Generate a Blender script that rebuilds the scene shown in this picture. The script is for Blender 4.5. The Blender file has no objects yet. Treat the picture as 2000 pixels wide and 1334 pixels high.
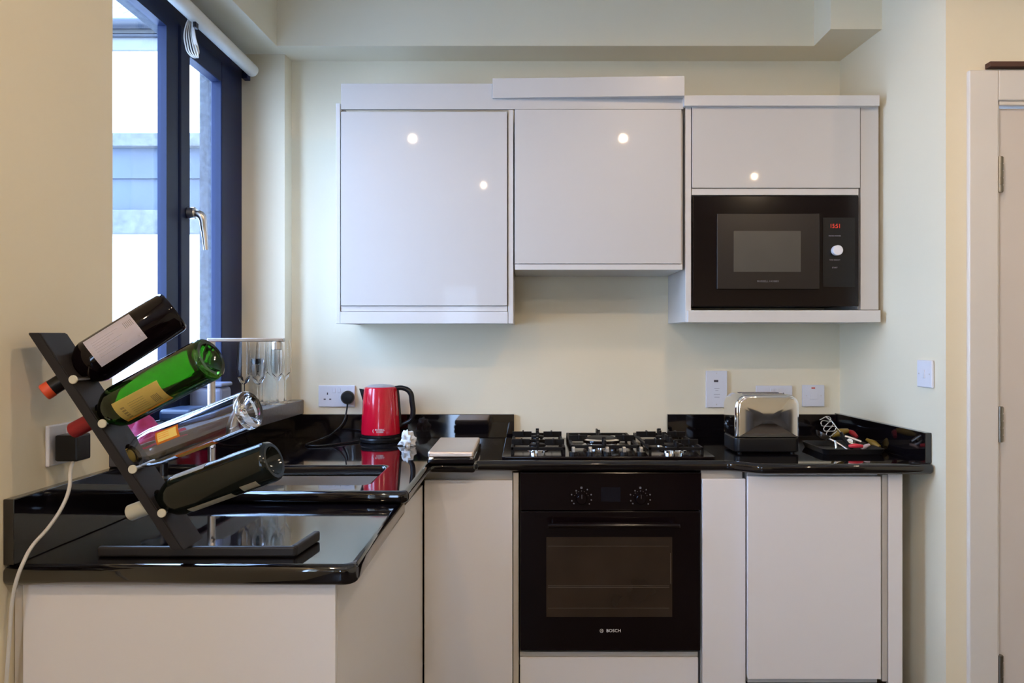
import bpy, bmesh, math, random
from mathutils import Vector, Matrix
random.seed(7)
C = bpy.context.scene.collection
sc = bpy.context.scene
PI = math.pi
EYE = 1.318
F = 1550.0
def X(px, D): return (px - 1030.0) / F * D
def Z(py, D): return EYE - (py - 655.0) / F * D
def P(px, py, D): return Vector((X(px, D), D, Z(py, D)))
def XL(D): return -1.0631 + 0.0375 * D          # face of the left wall (slightly out of square)
def XR(D): return 1.251 + (3.178 - D) * 0.062    # face of the right wall
YB = 3.178                                       # face of the back wall

# ---------------------------------------------------------------- camera, sky, lights
cam_d = bpy.data.cameras.new('camera'); cam = bpy.data.objects.new('camera', cam_d); C.objects.link(cam)
cam.location = (0, 0, EYE); cam.rotation_euler = (PI / 2, 0, 0)
cam_d.sensor_width = 36; cam_d.lens = F / 2000 * 36
cam_d.shift_x = -30 / 2000; cam_d.shift_y = -12 / 2000
cam_d.clip_start = 0.02
sc.camera = cam
sc.view_settings.view_transform = 'Standard'; sc.view_settings.look = 'None'
sc.view_settings.gamma = 1; sc.view_settings.use_curve_mapping = False
sc.view_settings.exposure = 0.06

SKY = 18.5
w = bpy.data.worlds.new('overcast_sky'); sc.world = w; w.use_nodes = True
nt = w.node_tree; nt.nodes.clear()
wo = nt.nodes.new('ShaderNodeOutputWorld'); bg = nt.nodes.new('ShaderNodeBackground')
tc = nt.nodes.new('ShaderNodeTexCoord'); sx = nt.nodes.new('ShaderNodeSeparateXYZ'); rp = nt.nodes.new('ShaderNodeValToRGB')
nt.links.new(tc.outputs['Generated'], sx.inputs[0]); nt.links.new(sx.outputs['Z'], rp.inputs[0])
rp.color_ramp.elements[0].position = 0.0; rp.color_ramp.elements[0].color = (0.47, 0.66, 1.0, 1)
rp.color_ramp.elements[1].position = 0.7; rp.color_ramp.elements[1].color = (0.38, 0.59, 1.0, 1)
nt.links.new(rp.outputs[0], bg.inputs[0]); bg.inputs[1].default_value = SKY
nt.links.new(bg.outputs[0], wo.inputs[0])


def downlight(x, y, e, col=(1.0, 0.75, 0.50), ang=170):
    l = bpy.data.lights.new('downlight', 'SPOT'); l.energy = e; l.color = col
    l.spot_size = math.radians(ang); l.spot_blend = 0.25; l.shadow_soft_size = 0.022
    o = bpy.data.objects.new('downlight', l); C.objects.link(o); o.location = (x, y, 2.69)
LAMP = 32
downlight(-0.80, 0.12, LAMP); downlight(0.667, 0.12, LAMP)
downlight(1.96, -1.2, LAMP); downlight(-0.4, -1.6, LAMP); downlight(2.0, 1.2, LAMP * 0.3); downlight(0.6, 1.45, LAMP * 0.7)

# ---------------------------------------------------------------- materials
def new_mat(name):
    m = bpy.data.materials.new(name); m.use_nodes = True
    return m, m.node_tree, m.node_tree.nodes['Principled BSDF']
def mat(name, col, rough=0.5, metal=0.0, coat=0.0, spec=0.5, noise=0.04, nscale=6.0, bump=0.0, bscale=60.0, emis=None, estr=0.0, aniso=None):
    m, t, b = new_mat(name)
    b.inputs['Roughness'].default_value = rough; b.inputs['Metallic'].default_value = metal
    b.inputs['Coat Weight'].default_value = coat; b.inputs['Coat Roughness'].default_value = 0.04
    b.inputs['Specular IOR Level'].default_value = spec
    co = t.nodes.new('ShaderNodeTexCoord')
    n = t.nodes.new('ShaderNodeTexNoise'); n.inputs['Scale'].default_value = nscale; n.inputs['Detail'].default_value = 3
    t.links.new(co.outputs['Object'], n.inputs['Vector'])
    r = t.nodes.new('ShaderNodeValToRGB')
    r.color_ramp.elements[0].position = 0.3; r.color_ramp.elements[1].position = 0.7
    r.color_ramp.elements[0].color = tuple(c * (1 - noise) for c in col) + (1,)
    r.color_ramp.elements[1].color = tuple(min(1, c * (1 + noise)) for c in col) + (1,)
    t.links.new(n.outputs[0], r.inputs[0]); t.links.new(r.outputs[0], b.inputs['Base Color'])
    if bump:
        n2 = t.nodes.new('ShaderNodeTexNoise'); n2.inputs['Scale'].default_value = bscale; n2.inputs['Detail'].default_value = 4
        t.links.new(co.outputs['Object'], n2.inputs['Vector'])
        if aniso:
            mp = t.nodes.new('ShaderNodeMapping'); mp.inputs['Scale'].default_value = aniso
            t.links.new(co.outputs['Object'], mp.inputs[0]); t.links.new(mp.outputs[0], n2.inputs['Vector'])
        bp = t.nodes.new('ShaderNodeBump'); bp.inputs['Strength'].default_value = bump; bp.inputs['Distance'].default_value = 0.002
        t.links.new(n2.outputs[0], bp.inputs['Height']); t.links.new(bp.outputs[0], b.inputs['Normal'])
    if emis:
        b.inputs['Emission Color'].default_value = emis + (1,); b.inputs['Emission Strength'].default_value = estr
    return m
def glass_mat(name, col, ior=1.5, rough=0.0):
    m, t, b = new_mat(name)
    b.inputs['Base Color'].default_value = col + (1,); b.inputs['Roughness'].default_value = rough
    b.inputs['Transmission Weight'].default_value = 1.0; b.inputs['IOR'].default_value = ior
    return m
def pane_mat(name, tint, fac=0.06):
    m = bpy.data.materials.new(name); m.use_nodes = True; t = m.node_tree; t.nodes.clear()
    o = t.nodes.new('ShaderNodeOutputMaterial'); a = t.nodes.new('ShaderNodeBsdfTransparent'); g = t.nodes.new('ShaderNodeBsdfGlossy')
    a.inputs[0].default_value = tint + (1,); g.inputs['Roughness'].default_value = 0.01
    lw = t.nodes.new('ShaderNodeLayerWeight'); lw.inputs[0].default_value = 0.5; mx = t.nodes.new('ShaderNodeMixShader')
    p5 = t.nodes.new('ShaderNodeMath'); p5.operation = 'POWER'; p5.inputs[1].default_value = 5.0; t.links.new(lw.outputs['Facing'], p5.inputs[0])
    f = t.nodes.new('ShaderNodeMath'); f.operation = 'MULTIPLY_ADD'; f.inputs[1].default_value = 0.93; f.inputs[2].default_value = 0.035; t.links.new(p5.outputs[0], f.inputs[0])
    t.links.new(f.outputs[0], mx.inputs[0]); t.links.new(a.outputs[0], mx.inputs[1]); t.links.new(g.outputs[0], mx.inputs[2])
    t.links.new(mx.outputs[0], o.inputs[0])
    return m

M = {}
M['wall'] = mat('cream_wall_paint', (0.81, 0.725, 0.535), 0.7, noise=0.015, nscale=2, bump=0.08, bscale=180)
M['ceil'] = mat('ceiling_paint', (0.82, 0.80, 0.74), 0.8, noise=0.01)
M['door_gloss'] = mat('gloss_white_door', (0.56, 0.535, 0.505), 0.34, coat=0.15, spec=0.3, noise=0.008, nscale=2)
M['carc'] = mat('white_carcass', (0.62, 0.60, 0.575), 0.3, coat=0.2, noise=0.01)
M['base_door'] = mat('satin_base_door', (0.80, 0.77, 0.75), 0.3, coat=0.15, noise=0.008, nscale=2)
M['rail'] = mat('handle_rail', (0.50, 0.47, 0.42), 0.35, noise=0.01)
M['edge'] = mat('panel_edge', (0.55, 0.49, 0.40), 0.5, noise=0.03)
M['plinth'] = mat('dark_plinth', (0.03, 0.015, 0.014), 0.4)
M['frame'] = mat('anthracite_frame', (0.008, 0.014, 0.045), 0.45, spec=0.2, noise=0.03)
M['blackstone'] = mat('black_granite', (0.004, 0.003, 0.004), 0.045, coat=0.3, spec=0.7, noise=0.6, nscale=500)
M['stone_edge'] = M['blackstone']
M['sill'] = mat('grey_sill', (0.10, 0.095, 0.10), 0.25, noise=0.1, nscale=90)
M['plastic_black'] = mat('black_plastic', (0.006, 0.006, 0.007), 0.3, spec=0.35, noise=0.1)
M['gloss_black'] = mat('gloss_black', (0.005, 0.0025, 0.003), 0.12, spec=0.3, noise=0.1)
M['matte_black'] = mat('matte_black_metal', (0.010, 0.008, 0.008), 0.42, noise=0.1)
M['iron'] = mat('cast_iron', (0.005, 0.004, 0.004), 0.5, spec=0.2, noise=0.1, bump=0.1)
M['chrome'] = mat('chrome', (0.85, 0.85, 0.86), 0.06, 1.0, noise=0.01)
M['steel'] = mat('brushed_steel', (0.66, 0.62, 0.58), 0.28, 1.0, noise=0.03, bump=0.15, bscale=40, aniso=(0.3, 30, 30))
M['steel_top'] = mat('brushed_steel_top', (0.88, 0.72, 0.60), 0.32, 1.0, noise=0.03, bump=0.2, bscale=40, aniso=(0.3, 30, 30))
M['white_plastic'] = mat('white_plastic', (0.74, 0.74, 0.78), 0.3, noise=0.01)
M['cable_white'] = mat('white_cable', (0.62, 0.60, 0.56), 0.4, noise=0.01)
M['red'] = mat('red_enamel', (0.55, 0.004, 0.022), 0.16, coat=0.5, noise=0.02)
M['lid_grey'] = mat('grey_lid', (0.35, 0.32, 0.33), 0.3, noise=0.02)
M['blind'] = mat('cream_blind_bar', (0.72, 0.70, 0.62), 0.45, noise=0.01)
M['rack'] = mat('charcoal_board', (0.017, 0.014, 0.014), 0.55, spec=0.3, noise=0.06, nscale=20)
M['gold'] = mat('gold_foil', (0.45, 0.30, 0.05), 0.35, 0.7, noise=0.05)
M['cork_orange'] = mat('orange_foil', (0.75, 0.09, 0.03), 0.35, noise=0.05)
M['foil_red'] = mat('dark_red_foil', (0.30, 0.012, 0.018), 0.35, noise=0.08)
M['foil_cream'] = mat('cream_foil', (0.62, 0.60, 0.48), 0.4, noise=0.04)
M['wine_dark'] = mat('dark_wine_glass', (0.003, 0.001, 0.002), 0.04, spec=0.3, noise=0.1)
M['wine_navy'] = mat('dark_green_glass', (0.004, 0.007, 0.006), 0.10, spec=0.5, noise=0.1)
M['green'] = glass_mat('green_glass', (0.06, 0.22, 0.022))
M['clear'] = glass_mat('clear_glass', (1.0, 1.0, 1.0), 1.42)
M['crystal'] = pane_mat('crystal_glass', (0.97, 0.985, 1.0))
M['label_white'] = mat('white_label', (0.86, 0.82, 0.92), 0.6, noise=0.02)
M['label_yellow'] = mat('yellow_label', (0.95, 0.72, 0.20), 0.5, noise=0.08, nscale=12)
M['label_orange'] = mat('orange_label', (0.95, 0.32, 0.04), 0.5, noise=0.03)
M['label_cream'] = mat('cream_label', (0.66, 0.60, 0.42), 0.55, noise=0.08, nscale=60)
M['ink'] = mat('ink', (0.06, 0.05, 0.06), 0.6)
M['ink_soft'] = mat('faded_ink', (0.30, 0.27, 0.32), 0.6)
M['print_white'] = mat('white_print', (0.75, 0.75, 0.75), 0.5)
M['print_dim'] = mat('dim_print', (0.14, 0.14, 0.15), 0.5)
M['hinge'] = mat('hinge_steel', (0.25, 0.23, 0.19), 0.35, 1.0)
M['pane'] = pane_mat('window_glass', (0.97, 0.985, 1.0))
M['led_red'] = mat('red_display', (0.3, 0.0, 0.0), 0.4, emis=(1.0, 0.08, 0.04), estr=0.5)
M['neon'] = mat('neon_red', (0.6, 0.12, 0.08), 0.4)
M['pink'] = mat('pink_cloth', (0.55, 0.03, 0.16), 0.55, noise=0.15, nscale=20)
M['tissue'] = mat('tissue', (0.72, 0.72, 0.70), 0.8)
M['tub'] = mat('grey_blue_tub', (0.18, 0.22, 0.34), 0.35)
M['navy_cloth'] = mat('navy_plastic', (0.015, 0.03, 0.07), 0.4)
M['floor'] = mat('dark_floor', (0.045, 0.035, 0.030), 0.35, noise=0.2, nscale=8)
M['door_paint'] = mat('door_paint', (0.66, 0.60, 0.54), 0.42, noise=0.01)
M['frame_paint'] = mat('frame_paint', (0.70, 0.66, 0.60), 0.38, noise=0.01)
M['brown_wood'] = mat('dark_brown_wood', (0.07, 0.022, 0.010), 0.5, noise=0.2)
M['oven_window'] = mat('oven_window', (0.030, 0.019, 0.012), 0.10, coat=0.3, noise=0.25, nscale=5)
M['mw_window'] = mat('microwave_window', (0.07, 0.065, 0.055), 0.25, noise=0.06)
M['display'] = mat('dim_display', (0.006, 0.006, 0.010), 0.2, spec=0.3)
M['render_white'] = mat('white_house_render', (0.80, 0.78, 0.78), 0.9, noise=0.10, nscale=14, bump=0.3, bscale=40)
M['concrete'] = mat('concrete_band', (0.085, 0.085, 0.085), 0.9, noise=0.25, nscale=25, bump=0.4)
M['blue_grey'] = mat('blue_grey_board', (0.040, 0.050, 0.070), 0.7, noise=0.08, nscale=4)
M['slate'] = mat('weathered_slate', (0.12, 0.12, 0.12), 0.8, noise=0.1)
M['gutter'] = mat('gutter_black', (0.006, 0.008, 0.014), 0.4)
M['pebble'] = mat('pebble_dash', (0.07, 0.075, 0.085), 0.9, noise=0.35, nscale=60, bump=1.0, bscale=70)
M['brick_red'] = mat('red_brick', (0.45, 0.12, 0.07), 0.9)
M['yellow_olive'] = mat('olive_yellow_handle', (0.22, 0.15, 0.02), 0.4)
M['red_handle'] = mat('red_handle', (0.60, 0.03, 0.05), 0.3)
M['white_pink'] = mat('pale_spatula', (0.55, 0.45, 0.48), 0.4)
M['patio'] = mat('patio', (0.45, 0.46, 0.48), 0.9, noise=0.1)

# ---------------------------------------------------------------- builders
def link(name, me, m=None, parent=None, smooth=False):
    o = bpy.data.objects.new(name, me); C.objects.link(o)
    if m is not None:
        me.materials.clear(); me.materials.append(m)
    if smooth:
        for p in me.polygons: p.use_smooth = True
        me.set_sharp_from_angle(angle=math.radians(38))
    if parent is not None:
        o.parent = parent
        if parent.type == 'EMPTY': o.matrix_parent_inverse = Matrix.Translation(-parent.location)
    return o
def tag(o, label=None, cat=None, group=None, kind=None):
    if label: o['label'] = label
    if cat: o['category'] = cat
    if group: o['group'] = group
    if kind: o['kind'] = kind
    return o
def empty(name, loc, label=None, cat=None, group=None, kind=None):
    o = bpy.data.objects.new(name, None); C.objects.link(o); o.location = loc; o.empty_display_size = 0.05
    return tag(o, label, cat, group, kind)
def bm_obj(name, bm, m, parent=None, smooth=False):
    me = bpy.data.meshes.new(name); bmesh.ops.recalc_face_normals(bm, faces=bm.faces); bm.to_mesh(me); bm.free()
    return link(name, me, m, parent, smooth)
def add_box(bm, x0, x1, y0, y1, z0, z1, bev=0.0, seg=2, mtx=None):
    v = [bm.verts.new(p) for p in [(x0,y0,z0),(x1,y0,z0),(x1,y1,z0),(x0,y1,z0),(x0,y0,z1),(x1,y0,z1),(x1,y1,z1),(x0,y1,z1)]]
    fs = [bm.faces.new([v[i] for i in q]) for q in [(0,3,2,1),(4,5,6,7),(0,1,5,4),(1,2,6,5),(2,3,7,6),(3,0,4,7)]]
    if bev > 0:
        es = list({e for f in fs for e in f.edges})
        r = bmesh.ops.bevel(bm, geom=es, offset=bev, segments=seg, profile=0.5, affect='EDGES')
        v = list({vv for f in r['faces'] for vv in f.verts} | {x for x in v if x.is_valid})
    if mtx is not None:
        for vv in v: vv.co = mtx @ vv.co
def box(name, x0, x1, y0, y1, z0, z1, m, parent=None, bev=0.0015, seg=2):
    bm = bmesh.new(); add_box(bm, min(x0,x1), max(x0,x1), min(y0,y1), max(y0,y1), min(z0,z1), max(z0,z1), bev, seg)
    return bm_obj(name, bm, m, parent)
def front(name, px0, px1, py0, py1, D, th, m, parent=None, bev=0.0015):
    """a board facing the camera: pixel extent on the plane y = D, thickness going back"""
    return box(name, X(px0, D), X(px1, D), D, D + th, Z(py1, D), Z(py0, D), m, parent, bev)
def add_prism(bm, pts, z0, z1):
    a = [bm.verts.new((p[0], p[1], z0)) for p in pts]; b = [bm.verts.new((p[0], p[1], z1)) for p in pts]
    bm.faces.new(a); bm.faces.new(b)
    n = len(pts)
    for i in range(n): bm.faces.new([a[i], a[(i+1) % n], b[(i+1) % n], b[i]])
def prism(name, pts, z0, z1, m, parent=None, bev=0.0):
    bm = bmesh.new(); add_prism(bm, pts, z0, z1)
    bmesh.ops.recalc_face_normals(bm, faces=bm.faces)
    if bev: bmesh.ops.bevel(bm, geom=list(bm.edges), offset=bev, segments=3, profile=0.5, affect='EDGES')
    return bm_obj(name, bm, m, parent)
def to_mesh_obj(o, name, m, parent=None, smooth=False):
    dg = bpy.context.evaluated_depsgraph_get(); dg.update()
    me = bpy.data.meshes.new_from_object(o.evaluated_get(dg))
    me.transform(o.matrix_world)
    bpy.data.objects.remove(o)
    me.name = name
    return link(name, me, m, parent, smooth)
def tube(name, pts, r, m, parent=None, cyc=False, res=8, smooth_path=True, radii=None):
    cu = bpy.data.curves.new('tube', 'CURVE'); cu.dimensions = '3D'; cu.bevel_depth = r; cu.bevel_resolution = 3; cu.resolution_u = res; cu.use_fill_caps = True
    s = cu.splines.new('BEZIER' if smooth_path else 'POLY')
    if smooth_path:
        s.bezier_points.add(len(pts) - 1)
        for i, p in enumerate(pts):
            b = s.bezier_points[i]; b.co = p; b.handle_left_type = b.handle_right_type = 'AUTO'
            if radii: b.radius = radii[i]
    else:
        s.points.add(len(pts) - 1)
        for i, p in enumerate(pts):
            s.points[i].co = (*p, 1)
            if radii: s.points[i].radius = radii[i]
    s.use_cyclic_u = cyc
    o = bpy.data.objects.new('tube', cu); C.objects.link(o)
    return to_mesh_obj(o, name, m, parent, True)
def plate2d(name, outlines, half, bev, m, parent=None, mtx=Matrix.Identity(4), bres=5):
    """flat plate from 2D outlines (first = outer, others = holes), rounded edges"""
    cu = bpy.data.curves.new('plate', 'CURVE'); cu.dimensions = '2D'; cu.fill_mode = 'BOTH'
    cu.extrude = half - bev; cu.bevel_depth = bev; cu.bevel_resolution = bres; cu.offset = -bev
    for pl in outlines:
        s = cu.splines.new('POLY'); s.points.add(len(pl) - 1)
        for i, p in enumerate(pl): s.points[i].co = (p[0], p[1], 0, 1)
        s.use_cyclic_u = True
    o = bpy.data.objects.new('plate', cu); C.objects.link(o); o.matrix_world = mtx
    bpy.context.view_layer.update()
    return to_mesh_obj(o, name, m, parent)
def round_rect(x0, x1, y0, y1, r, n=6, rs=None):
    rs = rs or (r, r, r, r)   # order: x0y0, x1y0, x1y1, x0y1
    out = []
    for (cx, cy, a0, rr) in ((x0, y0, PI, rs[0]), (x1, y0, 1.5*PI, rs[1]), (x1, y1, 0, rs[2]), (x0, y1, 0.5*PI, rs[3])):
        ccx = cx + (rr if cx == x0 else -rr); ccy = cy + (rr if cy == y0 else -rr)
        if rr <= 0: out.append((cx, cy)); continue
        for k in range(n + 1):
            a = a0 + k / n * PI / 2; out.append((ccx + rr * math.cos(a), ccy + rr * math.sin(a)))
    return out
def lathe_bm(bm, prof, n=40, mtx=Matrix.Identity(4), capa=True, capb=True):
    rings = []
    for r, z in prof:
        rings.append([bm.verts.new(mtx @ Vector((r * math.cos(2*PI*k/n), r * math.sin(2*PI*k/n), z))) for k in range(n)])
    for a, b in zip(rings, rings[1:]):
        for k in range(n): bm.faces.new([a[k], a[(k+1) % n], b[(k+1) % n], b[k]])
    if capa: bm.faces.new(rings[0][::-1])
    if capb: bm.faces.new(rings[-1])
def lathe(name, prof, m, parent=None, mtx=Matrix.Identity(4), n=40, capa=True, capb=True):
    bm = bmesh.new(); lathe_bm(bm, prof, n, mtx, capa, capb)
    return bm_obj(name, bm, m, parent, True)
def cyl(name, a, b, r, m, parent=None, n=24, r2=None, bev=0.0):
    a = Vector(a); b = Vector(b); d = b - a; L = d.length
    mtx = Matrix.Translation(a) @ d.to_track_quat('Z', 'Y').to_matrix().to_4x4()
    r2 = r if r2 is None else r2
    prof = [(r - bev, 0), (r, bev), (r2, L - bev), (r2 - bev, L)] if bev else [(r, 0), (r2, L)]
    return lathe(name, prof, m, parent, mtx, n)
def text(name, body, size, loc, m, parent=None, rot=(PI/2, 0, 0), ext=0.0003, align='CENTER', sx=1.0, mtx=None):
    cu = bpy.data.curves.new('text', 'FONT'); cu.body = body; cu.size = size; cu.extrude = ext; cu.align_x = align; cu.align_y = 'CENTER'
    cu.resolution_u = 3
    o = bpy.data.objects.new('text', cu); C.objects.link(o)
    if mtx is not None: o.matrix_world = mtx
    else:
        o.location = loc; o.rotation_euler = rot; o.scale = (sx, 1, 1)
    bpy.context.view_layer.update()
    return to_mesh_obj(o, name, m, parent)
def cut(o, cutters):
    for c in cutters:
        md = o.modifiers.new('b', 'BOOLEAN'); md.object = c; md.operation = 'DIFFERENCE'; md.solver = 'EXACT'
    dg = bpy.context.evaluated_depsgraph_get(); dg.update()
    me = bpy.data.meshes.new_from_object(o.evaluated_get(dg))
    o.modifiers.clear(); old = o.data; o.data = me; me.name = o.name
    for c in cutters: bpy.data.objects.remove(c)
    return o
def struct(o): o['kind'] = 'structure'; return o

# ---------------------------------------------------------------- the room
CEIL = 2.72
XO = -1.17
XS_ = -1.279                 # pebble-dashed outer skin
struct(box('floor', -1.4, 3.4, -3.9, 3.4, -0.1, 0.0, M['floor'], bev=0))
struct(box('ceiling', -1.4, 3.4, -3.9, 3.4, CEIL, CEIL + 0.1, M['ceil'], bev=0))
struct(box('wall_back', XO, 1.6, YB, YB + 0.2, 0, CEIL, M['wall'], bev=0))
DW0, DW1 = 1.898, 3.097     # window recess along the wall
SOF = 2.415
bm = bmesh.new()
WY0, WY1 = -1.1, -0.3         # unseen opening added in the left wall behind the viewpoint, to let daylight in
add_prism(bm, [(XL(-3.8), -3.8), (XL(WY0), WY0), (XO - 0.1, WY0), (XO - 0.1, -3.8)], 0, CEIL)
add_prism(bm, [(XL(WY1), WY1), (XL(DW0), DW0), (XO, DW0), (XO, WY1)], 0, CEIL)
add_prism(bm, [(XL(WY0), WY0), (XL(WY1), WY1), (XO - 0.1, WY1), (XO - 0.1, WY0)], 0, 0.8)
add_prism(bm, [(XL(WY0), WY0), (XL(WY1), WY1), (XO - 0.1, WY1), (XO - 0.1, WY0)], 2.1, CEIL)
add_prism(bm, [(XL(DW1), DW1), (XL(YB), YB), (XO, YB), (XO, DW1)], 0, CEIL)
add_prism(bm, [(XL(DW0), DW0), (XL(DW1), DW1), (XO, DW1), (XO, DW0)], 0, 1.004)
add_prism(bm, [(XL(DW0), DW0), (XL(DW1), DW1), (XO, DW1), (XO, DW0)], SOF, CEIL)
struct(bm_obj('wall_left', bm, M['wall']))
bm = bmesh.new()
for y0_, y1_, z0_, z1_ in ((WY1, DW0, -0.2, 3.2), (DW1, 3.378, -0.2, 3.2), (DW0, DW1, -0.2, 1.04), (DW0, DW1, 2.36, 3.2)):
    add_box(bm, XS_, XO, y0_, y1_, z0_, z1_)
struct(bm_obj('wall_outer', bm, M['pebble']))
DC = 2.457                  # corner where the right wall turns to the door wall
bm = bmesh.new(); add_prism(bm, [(XR(DC), DC), (XR(YB), YB), (1.6, YB), (1.6, DC + 0.12), (3.3, DC + 0.12), (3.3, DC)], 0, CEIL)
# door opening is in the long leg: build it as its own pieces instead
bm.free()
DX0, DX1, DZ = 1.446, 2.24, 2.030
bm = bmesh.new()
add_prism(bm, [(XR(DC), DC), (DX0, DC), (DX0, DC + 0.12), (1.42, DC + 0.12), (1.42, YB), (XR(YB), YB)], 0, CEIL)
add_box(bm, DX0, DX1, DC, DC + 0.12, DZ, CEIL); add_box(bm, DX1, 3.3, DC, DC + 0.12, 0, CEIL)
struct(bm_obj('wall_right', bm, M['wall']))
struct(box('wall_side', 3.3, 3.4, -3.8, DC + 0.12, 0, CEIL, M['wall'], bev=0))
bm = bmesh.new()        # rear wall behind the viewpoint, with an unseen opening added for daylight
add_box(bm, -1.35, -1.0, -3.9, -3.8, 0, CEIL); add_box(bm, -1.0, -0.6, -3.9, -3.8, 1.9, CEIL); add_box(bm, -1.0, -0.6, -3.9, -3.8, 0, 0.7); add_box(bm, -0.6, 3.4, -3.9, -3.8, 0, CEIL)
struct(bm_obj('wall_rear', bm, M['wall']))
# boxed-in beam along the back wall, stepping forward at the right
BB = 2.416
bm = bmesh.new()
xs = X(1590, 3.010)
add_prism(bm, [(XL(3.01), 3.010), (xs, 3.010), (xs, 2.845), (XR(2.845), 2.845), (XR(YB), YB), (XL(YB), YB)], BB, CEIL)
struct(bm_obj('trim_1', bm, M['wall']))

# ---------------------------------------------------------------- window
XW = -1.115
win = empty('window_1', (XW, 2.5, 1.06)); win['kind'] = 'structure'
ZS = 1.062
x0, x1 = XW - 0.028, XW
bm = bmesh.new()
add_box(bm, x0, x1, DW0, 1.945, ZS, SOF); add_box(bm, x0, x1, 2.452, 2.534, ZS, SOF); add_box(bm, x0, x1, 2.954, DW1, ZS, SOF)
add_box(bm, x0, x1, 1.945, 2.452, ZS, 1.115); add_box(bm, x0, x1, 1.945, 2.452, 2.275, SOF)
add_box(bm, x0, x1, 2.534, 2.954, ZS, 1.085); add_box(bm, x0, x1, 2.534, 2.954, 2.315, SOF)
bm_obj('window_frame', bm, M['frame'], win)
sash = bmesh.new(); s0, s1 = XW - 0.034, XW + 0.006
for a in ((2.540, 2.611, 1.088, 2.312), (2.880, 2.948, 1.088, 2.312)): add_box(sash, s0, s1, a[0], a[1], a[2], a[3], 0.004)
add_box(sash, s0, s1, 2.611, 2.880, 1.088, 1.15, 0.004); add_box(sash, s0, s1, 2.611, 2.880, 2.237, 2.312, 0.004)
so = bm_obj('casement_sash', sash, M['frame'], win)
box('window_pane', XW - 0.020, XW - 0.017, 1.944, 2.453, 1.114, 2.276, M['pane'], win, bev=0)
box('window_pane', XW - 0.020, XW - 0.017, 2.610, 2.881, 1.149, 2.238, M['pane'], win, bev=0)
h0 = P(372, 416, 2.592); h0.x = s1
hb = cyl('window_handle', (s1, 2.592, h0.z), (s1 + 0.026, 2.592, h0.z), 0.019, M['steel'], win, bev=0.003)
tube('lever', [(s1 + 0.02, 2.592, h0.z), (s1 + 0.042, 2.592, h0.z - 0.008), (s1 + 0.050, 2.597, h0.z - 0.05), (s1 + 0.056, 2.600, h0.z - 0.12)], 0.0095, M['steel'], hb, radii=[1.4, 1.4, 1.1, 0.8])
# sill
prism('trim_2', [(XW, DW0 + 0.001), (XL(DW0) + 0.035, DW0 - 0.02), (XL(3.12) + 0.052, YB - 0.002), (XL(YB) + 0.002, YB - 0.002), (XL(DW1) + 0.002, DW1 - 0.001), (XW, DW1 - 0.001)], 1.0045, ZS - 0.0005, M['sill'], bev=0.004)['kind'] = 'structure'
# blind bar with its cord
bl = empty('roller_blind', (-1.05, 2.45, 2.34), 'cream rolled-up blind along the top of the window', 'blind')
bx, bz = X(493, 3.04), Z(138, 3.04)
cyl('roller', (bx - 0.002, 1.905, bz), (bx, 3.045, bz), 0.024, M['blind'], bl, n=32, bev=0.007)
box('end_bracket', bx - 0.040, bx - 0.018, 3.035, 3.07, bz - 0.03, bz + 0.02, M['frame'], bl)
Dc = 2.50
cr = []
for k in range(5):
    j = k * 3.0
    pts = [P(371 + j*0.5, 30 + k, Dc + 0.004*k), P(361 + j*1.3, 58, Dc + 0.006*k), P(361 + j*1.6, 82, Dc + 0.004*k), P(374 + j*1.1, 110, Dc), P(383 + j*0.3, 112, Dc + 0.008), P(381 - j*0.4, 70, Dc + 0.012), P(373 + j*0.3, 31, Dc + 0.012)]
    cr.append(pts)
cm = [tube('cord', p, 0.0022, M['cable_white'], bl) for p in cr]
box('cord_cleat', X(379, Dc), X(385, Dc), Dc - 0.01, Dc + 0.012, Z(55, Dc), Z(44, Dc), M['plastic_black'], bl)
bl_back = X(379, Dc)

# ---------------------------------------------------------------- outside the window
YH = 6.0
hz = lambda py: Z(py, YH)
nh = empty('neighbouring_house', (-4, YH, 0), 'white rendered house outside the window with gutter and grey bands', 'house')
box('wall', -9, -1.9, YH, YH + 0.3, -0.3, hz(100), M['render_white'], nh, bev=0)
box('wall_top_brick', -9, X(300, YH), YH - 0.003, YH + 0.02, hz(100), hz(78), M['brick_red'], nh, bev=0)
box('fascia_board', -9, -1.9, YH - 0.03, YH + 0.3, hz(100), hz(60), M['slate'], nh, bev=0)
cyl('gutter', (-9, YH - 0.09, hz(55)), (-1.9, YH - 0.09, hz(55)), 0.042, M['gutter'], nh)
cyl('lower_pipe', (-9, YH - 0.05, hz(74)), (-1.9, YH - 0.05, hz(74)), 0.016, M['gutter'], nh)
bm = bmesh.new()
for r in range(9):
    mt = Matrix.Translation((0, YH - 0.06 + r * 0.22, hz(48) + r * 0.13)) @ Matrix.Rotation(math.radians(31), 4, 'X')
    for c in range(24):
        add_box(bm, -9 + c * 0.3 + (r % 2) * 0.15, -9 + c * 0.3 + 0.292 + (r % 2) * 0.15, 0, 0.29, 0, 0.012, 0, 2, mt)
so_ = bm_obj('roof_slates', bm, M['slate'], nh); so_['kind'] = 'stuff'
box('ledge', -9, -1.9, YH - 0.10, YH, hz(291), hz(266), M['concrete'], nh, bev=0.004)
box('painted_board', -9, -1.9, YH - 0.03, YH, hz(350), hz(291), M['blue_grey'], nh, bev=0.002)
box('recess_shade_board', -9, -1.9, YH - 0.01, YH, hz(412), hz(350), M['blue_grey'], nh, bev=0.002)  # dark board painted as the shade inside a recess; no recess is modelled
box('lintel', -9, -1.9, YH - 0.06, YH, hz(458), hz(412), M['concrete'], nh, bev=0.006)
struct(box('ground', -12, -1.4, -2, 9, -0.25, -0.15, M['patio'], bev=0))

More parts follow.
